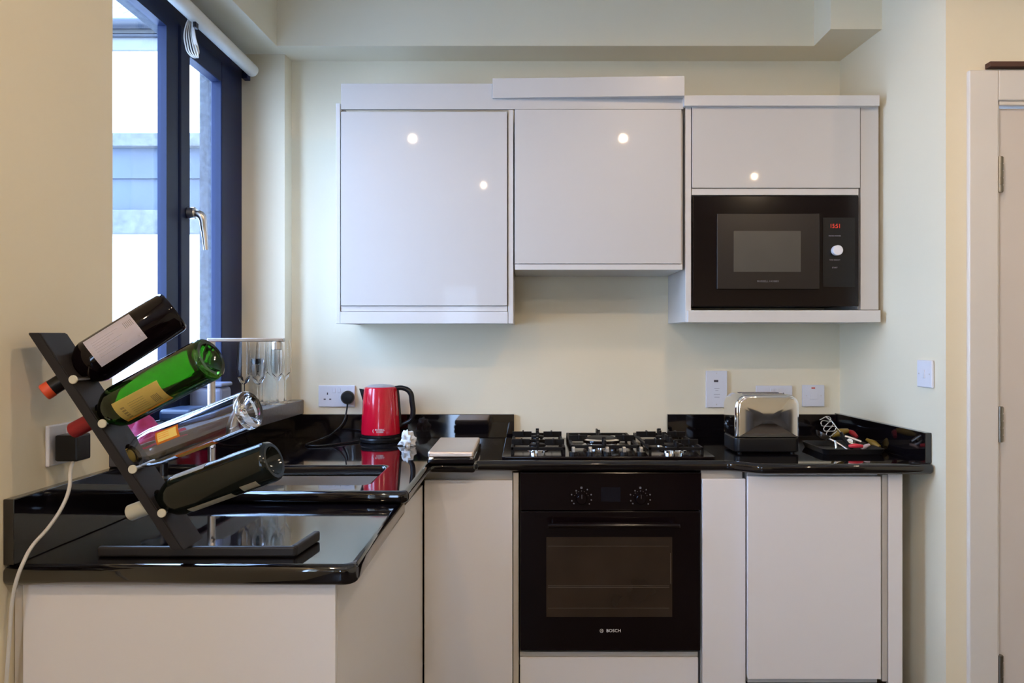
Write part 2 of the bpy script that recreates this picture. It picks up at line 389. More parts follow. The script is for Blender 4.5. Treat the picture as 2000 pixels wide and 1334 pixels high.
# ---------------------------------------------------------------- door on the right
d1 = empty('door_1', (DX0, DC, 0)); d1['kind'] = 'structure'
zt = Z(210, DC)
box('door_leaf', X(1949.5, DC), DX1 - 0.02, DC + 0.010, DC + 0.05, 0.012, zt, M['door_paint'], d1)
bm = bmesh.new()
xa, xb = X(1887, DC), X(1944, DC)
add_box(bm, xa, xb, DC - 0.018, DC + 0.001, 0, Z(140, DC), 0.004); 
add_box(bm, xb, DX1 + 0.08, DC - 0.018, DC + 0.001, Z(199, DC), Z(140, DC), 0.004)
bm_obj('architrave', bm, M['frame_paint'], d1)
bm = bmesh.new()
add_box(bm, xb - 0.012, X(1948, DC), DC - 0.010, DC + 0.10, 0, Z(206, DC), 0.002); add_box(bm, X(1948, DC), DX1, DC - 0.010, DC + 0.10, Z(206, DC) - 0.002, Z(196, DC), 0.002)
bm_obj('door_lining', bm, M['frame_paint'], d1)
for py in (342, 828, 1312):
    zc = Z(py, DC)
    hg = cyl('hinge', (X(1949.5, DC), DC - 0.008, zc - 0.055), (X(1949.5, DC), DC - 0.008, zc + 0.055), 0.009, M['hinge'], d1, n=12)
    for q in range(5):
        cyl('knuckle', (X(1949.5, DC), DC - 0.008, zc - 0.053 + q*0.022), (X(1949.5, DC), DC - 0.008, zc - 0.035 + q*0.022), 0.0105, M['hinge'], hg, n=12)
tag(box('wood_batten', X(1923, DC), 2.3, DC - 0.03, DC - 0.001, Z(136, DC), Z(126, DC), M['brown_wood']), 'thin dark brown wooden strip above the white door frame', 'batten')

# ---------------------------------------------------------------- worktop
wt = empty('worktop', (0, 2.8, 0.877), 'glossy black stone worktop running round the corner with upstands', 'worktop')
XE = -0.3115     # inner edge of the sink run
D2 = 2.073
outer = [(XL(D2) + 0.001, D2)]
def arc(cx, cy, r, a0, a1, n=6): return [(cx + r*math.cos(a0 + (a1-a0)*k/n), cy + r*math.sin(a0 + (a1-a0)*k/n)) for k in range(n+1)]
outer += arc(XE - 0.02, D2 + 0.02, 0.02, -PI/2, 0)
DF1, DF2, DF3 = 2.532, 2.572, 2.512
outer += [(XE, DF1 - 0.012), (XE + 0.012, DF1)]
xs1 = X(929, DF1); outer += arc(xs1 - 0.012, DF1 + 0.012, 0.012, -PI/2, 0) + [(xs1 + 0.002, DF2 - 0.006), (xs1 + 0.008, DF2)]
xa_, xb_ = X(1415, DF2), X(1495, DF3)
for k in range(9):
    t_ = k / 8; s_ = t_*t_*(3 - 2*t_); outer.append((xa_ + (xb_ - xa_)*t_, DF2 + (DF3 - DF2)*s_))
outer += arc(XR(DF3) - 0.014, DF3 + 0.012, 0.012, -PI/2, 0, 4)
outer += [(XR(YB) - 0.002, YB - 0.001), (XL(YB) + 0.001, YB - 0.001)]
SX0, SX1, SY0, SY1 = -0.86, -0.441, 2.173, 2.49
hole = round_rect(SX0, SX1, SY0, SY1, 0.02)
plate2d('slab', [outer, hole], 0.0165, 0.0125, M['blackstone'], wt, Matrix.Translation((0, 0, 0.8935)))
ZL = 0.877
low = [(XL(1.522) + 0.001, 1.522)] + arc(-0.328 - 0.032, 1.522 + 0.032, 0.032, -PI/2, 0, 8) + [(-0.328, D2 + 0.05), (XL(D2) + 0.001, D2 + 0.05)]
plate2d('lower_slab', [low], 0.0205, 0.013, M['blackstone'], wt, Matrix.Translation((0, 0, ZL - 0.0211)))
# upstands
UP = 1.0038
prism('upstand', [(XL(1.522) + 0.0006, 1.522), (XL(1.522) + 0.021, 1.522), (XL(YB) + 0.021, YB - 0.022), (XL(YB) + 0.0006, YB - 0.022)], ZL + 0.0001, UP - 0.0005, M['blackstone'], wt, bev=0.0015)
prism('upstand', [(XL(YB) + 0.001, YB - 0.001), (XL(YB) + 0.001, YB - 0.0215), (X(1004, YB - 0.02), YB - 0.0215), (X(1004, YB - 0.02), YB - 0.001)], 0.9101, UP, M['blackstone'], wt, bev=0.0015)
prism('upstand', [(X(1304, YB - 0.02), YB - 0.001), (X(1304, YB - 0.02), YB - 0.0215), (XR(YB) - 0.022, YB - 0.0215), (XR(YB) - 0.022, YB - 0.001)], 0.9101, UP, M['blackstone'], wt, bev=0.0015)
prism('upstand', [(XR(YB) - 0.0215, YB - 0.001), (XR(YB) - 0.001, YB - 0.001), (XR(DF3 + 0.02) - 0.001, DF3 + 0.02), (XR(DF3 + 0.02) - 0.0215, DF3 + 0.02)], 0.9101, UP + 0.003, M['blackstone'], wt, bev=0.0015)

# sink bowl under the opening
sk = empty('sink', (-0.65, 2.33, 0.70), 'undermounted steel sink bowl set into the black worktop', 'sink')
bm = bmesh.new()
prof = [(0.0, 0.8765), (0.0, 0.72), (0.02, 0.70)]
rings = []
for off, z in [(-0.02, 0.8765), (0.0, 0.8765), (0.004, 0.73), (0.03, 0.705)]:
    rings.append([bm.verts.new((x, y, z)) for x, y in round_rect(SX0 + off, SX1 - off, SY0 + off, SY1 - off, 0.03)])
for a, b in zip(rings, rings[1:]):
    n = len(a)
    for k in range(n): bm.faces.new([a[k], a[(k+1) % n], b[(k+1) % n], b[k]])
bm.faces.new(rings[-1])
bm_obj('bowl', bm, M['steel'], sk, True)
lathe('drain', [(0.035, 0), (0.037, 0.003), (0.02, 0.001)], M['chrome'], sk, Matrix.Translation((-0.65, 2.33, 0.7052)))

# tap
FD, FX = 2.235, X(413, 2.235)
tp = empty('tap', (FX, FD, 0.91), 'tall slim brushed tap with long flat horizontal spout', 'tap')
lathe('base_ring', [(0.024, 0), (0.024, 0.006), (0.016, 0.010), (0.0105, 0.012)], M['steel'], tp, Matrix.Translation((FX, FD, 0.9105)))
cyl('post', (FX, FD, 0.921), (FX, FD, 1.303), 0.0105, M['steel'], tp)
zt_ = Z(664, FD)
sp = box('spout', X(407, FD), X(564, 2.28), FD - 0.011, FD + 0.011, zt_ - 0.005, zt_ + 0.005, M['steel'], tp, 0.002)
ax = X(541, FD)
cyl('aerator', (ax, FD, zt_ - 0.028), (ax, FD, zt_ - 0.004), 0.0135, M['steel'], sp, bev=0.002)
tube('lever', [(FX, FD, 1.0), (FX + 0.02, FD - 0.03, 1.01), (FX + 0.03, FD - 0.07, 1.015)], 0.004, M['steel'], tp)

# ---------------------------------------------------------------- base cabinets
DB = 2.600
def thing(name, loc, label, cat, group=None): return empty(name, loc, label, cat, group)
# peninsula (sink run)
pc = thing('sink_cabinet', (-0.66, 1.9, 0.0), 'white base cabinet run with blank end panel under the sink worktop', 'cabinet')
XSA, XSB = -0.374, -0.343   # face of the sink run, slightly out of square
xsf = lambda y: XSA + (XSB - XSA) * (y - 1.546) / 1.052
box('end_panel', XL(1.548) + 0.022, XSA, 1.546, 1.564, 0.004, 0.8345, M['base_door'], pc)
box('side_filler', XL(1.548) + 0.002, XL(1.548) + 0.020, 1.552, 1.566, 0.004, 0.8345, M['edge'], pc)
box('carcass', XL(1.6) + 0.022, XSA - 0.02, 1.566, 2.57, 0.12, 0.69, M['carc'], pc)
for ya, yb in ((1.565, 2.5985),):
    prism('cabinet_door', [(xsf(ya) - 0.018, ya), (xsf(ya), ya), (xsf(yb), yb), (xsf(yb) - 0.018, yb)], 0.12, 0.828, M['base_door'], pc, bev=0.001)
box('handle_rail', XSA - 0.030, XSA - 0.004, 1.566, 2.59, 0.829, 0.8355, M['rail'], pc)
box('plinth', XSA - 0.06, XSA - 0.045, 1.60, 2.55, 0.003, 0.118, M['plinth'], pc)
# left of the oven
bc = thing('base_cabinet', (X(915, DB), DB, 0.0), 'tall narrow white base cabinet left of the black oven', 'cabinet', )
zb = 0.150
def base_door(px0, px1, py0, parent, D=DB, m='base_door', z0=zb, name='cabinet_door'):
    return box(name, X(px0, D), X(px1, D), D, D + 0.019, z0, Z(py0, D), M[m], parent, 0.002)
base_door(828.5, 1001, 938, bc)
box('handle_rail', X(828, DB), X(1001, DB), DB + 0.022, DB + 0.04, 0.82, 0.8765, M['rail'], bc)
box('side_panel', X(1002.5, DB), X(1013, DB), DB + 0.001, YB - 0.03, zb, 0.868, M['edge'], bc)
box('carcass', X(829, DB), X(1001, DB), DB + 0.042, YB - 0.03, zb, 0.86, M['carc'], bc)
box('plinth', X(829, DB), X(1012, DB), DB + 0.05, DB + 0.065, 0.003, zb - 0.002, M['plinth'], bc)
# oven housing: drawer under the oven
oh = thing('oven_housing', (X(1190, DB), DB, 0.0), 'white plain drawer unit directly under the oven', 'cabinet')
box('drawer_front', X(1015.5, DB), X(1364, DB), DB, DB + 0.019, zb, Z(1284, DB), M['base_door'], oh, 0.003)
box('shelf_edge', X(1015.5, DB), X(1364, DB), DB + 0.006, YB - 0.1, Z(1283, DB), Z(1274.5, DB), M['rail'], oh, 0.001)
box('carcass', X(1017, DB), X(1362, DB), DB + 0.021, YB - 0.1, zb, Z(1284, DB) - 0.002, M['carc'], oh)
box('plinth', X(1015, DB), X(1366, DB), DB + 0.05, DB + 0.065, 0.003, zb - 0.002, M['plinth'], oh)
# right of the oven
DBR = 2.575
nc = thing('pull_out_cabinet', (X(1413, DBR), DBR, 0.0), 'very narrow white cabinet front right of the oven', 'cabinet')
base_door(1372, 1456.5, 935.5, nc, DBR)
box('handle_rail', X(1372, DBR), X(1454, DBR), DBR + 0.022, DBR + 0.04, 0.82, 0.8765, M['rail'], nc)
box('carcass', X(1373, DBR), X(1454, DBR), DBR + 0.042, YB - 0.03, zb, 0.86, M['carc'], nc)
box('plinth', X(1372, DBR), X(1454, DBR), DBR + 0.05, DBR + 0.065, 0.003, zb - 0.002, M['plinth'], nc)
wc = thing('wide_base_cabinet', (X(1590, DBR), DBR, 0.0), 'wide white base cabinet under the toaster, beside the right wall', 'cabinet')
DBW = 2.552
base_door(1461, 1721, 930.5, wc, DBW, z0=Z(1327, DBW))
box('carcass', X(1464, DBW), X(1720, DBW), DBW + 0.025, YB - 0.03, zb + 0.04, 0.874, M['carc'], wc)
base_door(1723, 1733, 927, wc, DBW + 0.006, 'rail', Z(1333, DBW), 'side_panel')
base_door(1735, 1763, 926, wc, DBW + 0.004, 'base_door', 0.06, 'filler_panel')
box('plinth', X(1464, DBW), X(1762, DBW), DBW + 0.03, DBW + 0.045, 0.003, zb + 0.035, M['plinth'], wc)

# ---------------------------------------------------------------- oven
DO = 2.588
ov = thing('oven', (X(1192, DO), DO, Z(1272, DO)), 'built-in black glass oven with two knobs and bar handle', 'oven')
front('control_panel', 1016, 1370, 923, 997, DO, 0.02, M['gloss_black'], ov, 0.002)
dr = front('oven_door', 1016, 1368, 999, 1271, DO - 0.006, 0.026, M['gloss_black'], ov, 0.002)
box('oven_body', X(1019, DO), X(1366, DO), DO + 0.021, YB - 0.07, Z(1270, DO), Z(925, DO), M['matte_black'], ov)
Dd = DO - 0.006
front('door_window', 1067, 1313, 1049, 1205, Dd - 0.0012, 0.001, M['oven_window'], dr, 0)
bm = bmesh.new()
for py, th in ((1146, 1.4), (1143, 0.6), (1066, 0.7), (1187, 0.7)):
    add_box(bm, X(1070, Dd), X(1307, Dd), Dd - 0.0022, Dd - 0.0014, Z(py + th, Dd), Z(py, Dd))
add_box(bm, X(1309, Dd), X(1310.2, Dd), Dd - 0.0022, Dd - 0.0014, Z(1140, Dd), Z(1080, Dd))
bm_obj('wire_shelf', bm, mat('shelf_steel', (0.10, 0.075, 0.055), 0.4, 0.3), dr)
hd = cyl('door_handle', (X(1069, Dd), Dd - 0.042, Z(1021, Dd)), (X(1323, Dd), Dd - 0.042, Z(1021, Dd)), 0.0085, M['gloss_black'], dr, bev=0.002)
for px in (1080, 1312): cyl('handle_post', (X(px, Dd), Dd - 0.040, Z(1021, Dd)), (X(px, Dd), Dd, Z(1021, Dd)), 0.006, M['gloss_black'], hd)
front('clock_display', 1174, 1212, 952, 980, DO - 0.0012, 0.001, M['display'], ov, 0)
for px in (1135.5, 1250.5):
    kx, kz = X(px, DO), Z(973, DO)
    kb = cyl('control_knob', (kx, DO, kz), (kx, DO - 0.022, kz), 0.019, M['gloss_black'], ov, r2=0.0165, bev=0.002)
    text('knob_marker', '|', 0.014, (kx, DO - 0.0225, kz + 0.010), M['print_dim'], kb)
    bm = bmesh.new()
    for a in ((-145, .030), (-165, .032), (160, .034), (125, .030), (90, .034), (55, .034), (20, .034), (-10, .033), (-35, .032)):
        an = math.radians(a[0]); s = 0.0022 if a[0] != 90 else 0.0034
        cx_, cz_ = kx + a[1]*math.cos(an), kz + a[1]*math.sin(an)
        add_box(bm, cx_ - s, cx_ + s, DO - 0.0006, DO - 0.0001, cz_ - s, cz_ + s, s*0.4, 1)
    for k in range(7):
        an = math.radians(20 + k*23); cx_, cz_ = kx + 0.0235*math.cos(an), kz + 0.0235*math.sin(an)
        add_box(bm, cx_ - .0009, cx_ + .0009, DO - 0.0006, DO - 0.0001, cz_ - .0009, cz_ + .0009)
    bm_obj('dial_print', bm, M['print_dim'], ov)
text('brand_lettering', 'BOSCH', 0.0140, (X(1198.5, Dd), Dd - 0.0004, Z(1232, Dd)), M['print_white'], dr, sx=1.05)
bm = bmesh.new(); mt = Matrix.Translation((X(1175, Dd), Dd - 0.0004, Z(1232, Dd))) @ Matrix.Rotation(PI/2, 4, 'X')
for r0, r1 in ((0.0052, 0.0062),):
    va = [bm.verts.new(mt @ Vector((r0*math.cos(2*PI*k/24), r0*math.sin(2*PI*k/24), 0))) for k in range(24)]
    vb = [bm.verts.new(mt @ Vector((r1*math.cos(2*PI*k/24), r1*math.sin(2*PI*k/24), 0))) for k in range(24)]
    for k in range(24): bm.faces.new([va[k], va[(k+1) % 24], vb[(k+1) % 24], vb[k]])
xx, zz = X(1175, Dd), Z(1232, Dd)
add_box(bm, xx - .0028, xx - .0018, Dd - .0006, Dd - .0002, zz - .0038, zz + .0038); add_box(bm, xx + .0018, xx + .0028, Dd - .0006, Dd - .0002, zz - .0038, zz + .0038)
add_box(bm, xx - .0018, xx + .0018, Dd - .0006, Dd - .0002, zz - .0006, zz + .0006)
bm_obj('brand_emblem', bm, M['print_white'], dr)

# ---------------------------------------------------------------- wall cabinets
DU = 2.829
ucl = thing('wall_cabinet', (X(830, DU), DU, Z(632, DU)), 'tallest white wall cabinet, the leftmost, nearest the window', 'cabinet', )
box('side_panel', X(656, DU), X(664, DU), DU + 0.002, YB - 0.001, Z(632, DU), Z(201, DU), M['carc'], ucl)
box('side_panel', X(992.5, DU), X(1002.5, DU), DU + 0.002, YB - 0.001, Z(632, DU), Z(214, DU), M['carc'], ucl)
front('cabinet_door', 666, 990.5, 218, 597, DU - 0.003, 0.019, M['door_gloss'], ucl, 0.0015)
front('handle_rail', 666, 990.5, 597.8, 608, DU + 0.006, 0.02, M['carc'], ucl, 0.001)
front('bottom_rail', 664.5, 992, 608.7, 632, DU + 0.001, 0.02, M['carc'], ucl, 0.001)
box('carcass', X(665, DU), X(992, DU), DU + 0.022, YB - 0.001, Z(630, DU), Z(214, DU), M['carc'], ucl)
ucm = thing('hood_cabinet', (X(1168, DU), DU, Z(527, DU)), 'shorter white wall cabinet above the hob, middle of the three', 'cabinet')
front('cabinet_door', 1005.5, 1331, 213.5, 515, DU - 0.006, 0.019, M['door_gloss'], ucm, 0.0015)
front('handle_rail', 1006, 1333, 516, 527, DU - 0.002, 0.02, M['carc'], ucm, 0.001)
box('carcass', X(1004, DU), X(1336, DU), DU + 0.022, YB - 0.001, Z(526, DU), Z(212, DU), M['carc'], ucm)
fa = thing('cornice', (X(1000, DU), DU, Z(214, DU)), 'white cornice boards on top of the two left wall cabinets', 'cornice')
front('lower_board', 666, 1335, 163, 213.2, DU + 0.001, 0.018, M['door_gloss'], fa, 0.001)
Dl, Dr = DU - 0.010, DU - 0.038
pr = prism('upper_board', [(X(962, Dl), Dl), (X(1337, Dr), Dr), (X(1337, Dr), Dl + 0.010), (X(962, Dl), Dl + 0.010)], Z(191.5, Dl), Z(153, Dl), M['door_gloss'], fa, bev=0.001)
mc = thing('microwave_cabinet', (X(1530, DU), DU, Z(630, DU)), 'white wall cabinet holding the microwave, beside the right wall', 'cabinet')
box('side_panel', X(1338.5, DU), X(1350, DU), DU, YB - 0.001, Z(629, DU), Z(207, DU), M['carc'], mc)
front('cabinet_door', 1352, 1680, 207.5, 367, DU - 0.003, 0.019, M['door_gloss'], mc, 0.0015)
front('shelf_edge', 1351, 1677, 368.5, 381, DU + 0.002, 0.02, M['carc'], mc, 0.001)
front('filler_panel', 1681, 1716, 207.5, 605, DU + 0.005, 0.02, M['door_gloss'], mc, 0.001)
front('bottom_board', 1344, 1720, 606, 629.5, DU - 0.018, 0.36, M['carc'], mc, 0.001)
front('cornice_board', 1336.5, 1718, 186, 206.5, DU - 0.020, 0.08, M['carc'], mc, 0.001)
bm = bmesh.new()
add_box(bm, X(1351, DU), X(1680, DU), DU + 0.025, YB - 0.001, Z(371, DU), Z(209, DU)); add_box(bm, X(1681, DU), X(1714, DU), DU + 0.026, YB - 0.001, Z(604, DU), Z(209, DU))
bm_obj('carcass', bm, M['carc'], mc)
# microwave
DM = DU - 0.004
mw = thing('microwave', (X(1515, DM), DM, Z(600, DM)), 'built-in black microwave with red digits and pale knob', 'microwave')
front('frame', 1353, 1677, 382.5, 598.5, DM, 0.018, M['gloss_black'], mw, 0.002)
box('body', X(1356, DM), X(1674, DM), DM + 0.0185, YB - 0.03, Z(596, DM), Z(385, DM), M['matte_black'], mw)
md = front('microwave_door', 1400.5, 1601, 417, 565, DM - 0.010, 0.0095, mat('satin_black', (0.012, 0.009, 0.009), 0.25), mw, 0.002)
De = DM - 0.010
front('door_window', 1433, 1564, 451, 531, De - 0.001, 0.0008, M['mw_window'], md, 0)
text('brand_lettering', 'RUSSELL HOBBS', 0.0098, (X(1500, De), De - 0.0004, Z(549.5, De)), M['print_dim'], md, sx=1.1)
cp = front('control_strip', 1608, 1670, 425, 560, DM - 0.0018, 0.0017, M['plastic_black'], mw, 0.0)
text('time_digits', '15:51', 0.021, (X(1631, DM), DM - 0.0021, Z(442, DM)), M['led_red'], mw, sx=0.85)
for py, s, sz in ((461, 'MICRO POWER', 0.0062), (508, 'TIME WEIGHT', 0.0062), (523, 'START', 0.0068)):
    text('button_lettering', s, sz, (X(1630, DM), DM - 0.0021, Z(py, DM)), M['ink_soft'], mw)
cyl('knob', (X(1632, DM), DM - 0.002, Z(490, DM)), (X(1632, DM), DM - 0.024, Z(490, DM)), 0.018, M['white_plastic'], mw, bev=0.002)

# ---------------------------------------------------------------- hob
hobx0, hobx1, hy0, hy1 = X(980, 2.615), X(1398, 2.615), 2.613, 3.10
hb_ = thing('gas_hob', ((hobx0 + hobx1)/2, 2.85, 0.91), 'black five-burner gas hob with cast-iron pan supports', 'hob')
plate2d('hob_plate', [round_rect(hobx0, hobx1, hy0, hy1, 0.012)], 0.004, 0.002, M['gloss_black'], hb_, Matrix.Translation((0, 0, 0.9142)))
def burner(x, y, r, tall=0.0):
    z = 0.918
    b = lathe('burner', [(r*1.25, 0), (r*1.25, 0.004), (r*1.0, 0.006), (r*0.95, 0.016 + tall), (r*1.02, 0.017 + tall)], M['chrome'], hb_, Matrix.Translation((x, y, z)))
    lathe('burner_cap', [(r*0.98, 0.0172 + tall), (r*1.0, 0.021 + tall), (r*0.8, 0.0245 + tall)], M['iron'], b, Matrix.Translation((x, y, z)))
    return b
bur = [(0.035, 2.755, 0.030, 0), (0.038, 2.975, 0.024, 0), (0.267, 2.865, 0.056, 0.010), (0.503, 2.975, 0.024, 0), (0.505, 2.755, 0.038, 0)]
for b in bur: burner(*b)
lathe('wok_ring', [(0.064, 0.0), (0.067, 0.004), (0.070, 0.014), (0.062, 0.018)], M['chrome'], hb_, Matrix.Translation((0.267, 2.865, 0.930)))
def grate(x0, x1, y0, y1, centers):
    bm = bmesh.new(); t = 0.0045; zf = 0.932
    add_box(bm, x0, x1, y0, y0 + 2*t, zf, zf + 0.010, 0.001); add_box(bm, x0, x1, y1 - 2*t, y1, zf, zf + 0.010, 0.001)
    add_box(bm, x0, x0 + 2*t, y0, y1, zf, zf + 0.010, 0.001); add_box(bm, x1 - 2*t, x1, y0, y1, zf, zf + 0.010, 0.001)
    for x in (x0 + t, x1 - t):
        for y in (y0 + t, y1 - t, (y0 + y1)/2): add_box(bm, x - t, x + t, y - t, y + t, 0.9185, zf + 0.001)
    if len(centers) > 1: add_box(bm, x0, x1, (y0 + y1)/2 - t, (y0 + y1)/2 + t, zf, zf + 0.010, 0.001)
    for cx, cy, r in centers:
        ylo = y0 if cy < (y0 + y1)/2 or len(centers) == 1 else (y0 + y1)/2
        yhi = y1 if cy > (y0 + y1)/2 or len(centers) == 1 else (y0 + y1)/2
        # four fingers rising to the pan level
        for (ax_, ay_, bx_, by_) in ((x0, cy, cx - r, cy), (x1, cy, cx + r, cy), (cx, ylo, cx, cy - r), (cx, yhi, cx, cy + r)):
            xa2, xb2 = sorted((ax_, bx_)); ya2, yb2 = sorted((ay_, by_))
            if ay_ == by_:
                add_box(bm, xa2, xb2, cy - t*.8, cy + t*.8, zf + 0.004, zf + 0.026, 0.001)
                xm = ax_ + (bx_ - ax_)*0.55
                add_box(bm, xm - 0.003, xm + 0.003, cy - 0.020, cy + 0.020, zf + 0.012, zf + 0.028, 0.001)
            else:
                add_box(bm, cx - t*.8, cx + t*.8, ya2, yb2, zf + 0.004, zf + 0.026, 0.001)
                ym = ay_ + (by_ - ay_)*0.55
                add_box(bm, cx - 0.006, cx + 0.006, ym - 0.003, ym + 0.003, zf + 0.012, zf + 0.031, 0.001)
    return bm_obj('pan_support', bm, M['iron'], hb_)
grate(-0.055, 0.128, 2.665, 3.065, [(0.035, 2.755, 0.026), (0.038, 2.975, 0.022)])
grate(0.150, 0.385, 2.715, 3.065, [(0.267, 2.865, 0.050)])
grate(0.408, 0.592, 2.665, 3.065, [(0.505, 2.755, 0.030), (0.503, 2.975, 0.022)])
for px in (1120, 1153, 1186, 1219, 1252):
    kx = X(px, 2.665)
    k_ = cyl('hob_knob', (kx, 2.665, 0.9182), (kx, 2.665, 0.927), 0.014, M['plastic_black'], hb_)
    box('knob_grip', kx - 0.0055, kx + 0.0055, 2.652, 2.678, 0.9265, 0.943, M['steel'], k_, 0.002)

# ---------------------------------------------------------------- kettle
KD = 3.055; KX = X(743.5, KD)
kt = thing('kettle', (KX, KD, 0.91), 'shiny red electric kettle with black handle and base', 'kettle')
T = Matrix.Translation((KX, KD, 0.9103))
lathe('power_base', [(0.070, 0), (0.077, 0.002), (0.078, 0.012), (0.073, 0.018)], M['plastic_black'], kt, T)
lathe('body', [(0.0715, 0.0285), (0.0745, 0.031), (0.0738, 0.06), (0.0705, 0.12), (0.0655, 0.185), (0.0628, 0.206), (0.058, 0.210)], M['red'], kt, T, n=56)
lathe('lower_collar', [(0.068, 0.0185), (0.0735, 0.020), (0.0735, 0.0284)], M['plastic_black'], kt, T)
lathe('lid', [(0.0575, 0.2102), (0.052, 0.2135), (0.038, 0.2175), (0.02, 0.2195), (0.0, 0.220)], M['lid_grey'], kt, T, capa=False, capb=False)
bm = bmesh.new()
vv = [(-0.060, -0.018, 0.200), (-0.060, 0.018, 0.200), (-0.083, 0.0, 0.203), (-0.066, -0.012, 0.155), (-0.066, 0.012, 0.155)]
v = [bm.verts.new(T @ Vector(p)) for p in vv]
for f in ((0, 1, 2), (0, 2, 3), (1, 4, 2), (3, 2, 4), (0, 3, 4, 1)): bm.faces.new([v[i] for i in f])
bm_obj('spout', bm, M['plastic_black'], kt)
hp = [(0.055, 0, 0.204), (0.085, 0, 0.205), (0.112, 0, 0.190), (0.121, 0, 0.150), (0.124, 0, 0.105), (0.117, 0, 0.082), (0.095, 0, 0.070), (0.074, 0, 0.060)]
tube('handle', [T @ Vector(p) for p in hp], 0.0095, M['plastic_black'], kt, radii=[1, 1, 1.1, 1.1, 1.1, 1, .8, .7])
tube('handle_spine', [T @ Vector(p) for p in [(0.064, 0, 0.205), (0.069, 0, 0.15), (0.073, 0, 0.10), (0.076, 0, 0.055)]], 0.006, M['plastic_black'], kt)
yk = KD - 0.0752
text('brand_lettering', 'RUSSELL', 0.0098, (KX + 0.011, yk + 0.0008, 0.9103 + 0.052), M['print_white'], kt)
text('brand_lettering', 'HOBBS', 0.0085, (KX + 0.011, yk + 0.0004, 0.9103 + 0.044), M['print_white'], kt)
text('brand_emblem', '(', 0.016, (KX - 0.015, yk + 0.0012, 0.9103 + 0.049), M['print_white'], kt)

# ---------------------------------------------------------------- sockets and switches
def screw(px, py, D, parent, r=0.0022): cyl('screw', (X(px, D), D, Z(py, D)), (X(px, D), D - 0.001, Z(py, D)), r, M['steel'], parent, n=8)
def socket_face(root, mtx, w=0.146, h=0.086, gangs=2, name_sw=True):
    """plate in local coords: x right, z up, y = 0 at the wall, facing -y"""
    bm = bmesh.new(); add_box(bm, -w/2, w/2, -0.009, 0, -h/2, h/2, 0.003, 2, mtx); bm_obj('face_plate', bm, M['white_plastic'], root)
    for g in range(gangs):
        cx = (-w/4 + g*w/2) if gangs == 2 else 0
        bm = bmesh.new()
        for (dx, dz, a, b) in ((0, 0.010, .0022, .0045), (-0.011, -0.012, .0040, .0022), (0.011, -0.012, .0040, .0022)):
            add_box(bm, cx + dx - a, cx + dx + a, -0.0096, -0.0090, dz - b, dz + b, 0, 2, mtx)
        bm_obj('pin_holes', bm, M['ink_soft'] if False else M['ink'], root)
        bm = bmesh.new(); sx_ = cx + (0.026 if g == 0 else -0.026) if gangs == 2 else 0.0
        add_box(bm, sx_ - 0.006, sx_ + 0.006, -0.0125, -0.0088, 0.014, 0.032, 0.001, 1, mtx); bm_obj('rocker', bm, M['white_plastic'], root)
S1 = P(658.5, 773.5, YB - 0.001)
s1_ = thing('double_socket', S1, 'white double wall socket beside the red kettle', 'socket', )
socket_face(s1_, Matrix.Translation(S1))
pc_ = P(680, 776, YB - 0.012)
pg = thing('kettle_plug', pc_, 'black round plug with black cable in the socket by the kettle', 'plug')
T2 = Matrix.Translation(pc_) @ Matrix.Rotation(PI/2, 4, 'X')
lathe('plug_body', [(0.026, 0), (0.027, 0.004), (0.026, 0.018), (0.020, 0.025), (0.0, 0.026)], M['plastic_black'], pg, T2, capb=False)
cpts = [P(679, 788, YB-0.032), P(677, 802, YB-0.034), P(672, 822, YB-0.045), P(655, 842, YB-0.075), P(628, 857, 3.02), P(605, 866, 2.975)]
cpts = [Vector((p.x, p.y, max(p.z, 0.9145))) for p in cpts]
g = [(620, 2.94), (655, 2.955), (690, 2.99)]
cpts += [Vector((X(px, d), d, 0.9140)) for px, d in ((598, 2.93), (612, 2.90), (640, 2.92), (672, 2.98), (700, 3.03))]
tube('cable', cpts, 0.0032, M['plastic_black'], pg)

S2D = (X(1399.5, YB), YB - 0.001)
cu_ = thing('cooker_control_plate', P(1399.5, 759.5, YB - 0.001), 'tall white wall plate with a small dark slot, left of the toaster', 'switch')
front('face_plate', 1379, 1420.5, 724, 796, YB - 0.010, 0.009, M['white_plastic'], cu_, 0.002)
front('indicator_slot', 1394.5, 1403, 742, 746.5, YB - 0.0108, 0.0008, M['ink'], cu_, 0)
bm = bmesh.new()
for py, a, b in ((758.5, 1394, 1404), (762.5, 1396, 1402), (770, 1393, 1405), (775, 1394, 1404)): add_box(bm, X(a, YB), X(b, YB), YB - 0.0106, YB - 0.0101, Z(py + 0.8, YB), Z(py, YB))
bm_obj('plate_print', bm, M['ink_soft'], cu_)
for py in (729, 790): screw(1399.5, py, YB - 0.0102, cu_)
S3 = P(1511, 774, YB - 0.001)
s3_ = thing('double_socket', S3, 'white double wall socket half hidden behind the chrome toaster', 'socket')
socket_face(s3_, Matrix.Translation(S3))
fs = thing('fused_switch', P(1589, 773, YB - 0.001), 'square white fused switch with red light right of the toaster', 'switch')
front('face_plate', 1567.5, 1610.5, 752, 794, YB - 0.010, 0.009, M['white_plastic'], fs, 0.002)
front('neon_light', 1585, 1592, 756.5, 759.5, YB - 0.0108, 0.0008, M['neon'], fs, 0)
front('rocker', 1582, 1597, 763, 780, YB - 0.0125, 0.0025, M['white_plastic'], fs, 0.001)
for px in (1575, 1603.5): screw(px, 773, YB - 0.0102, fs)
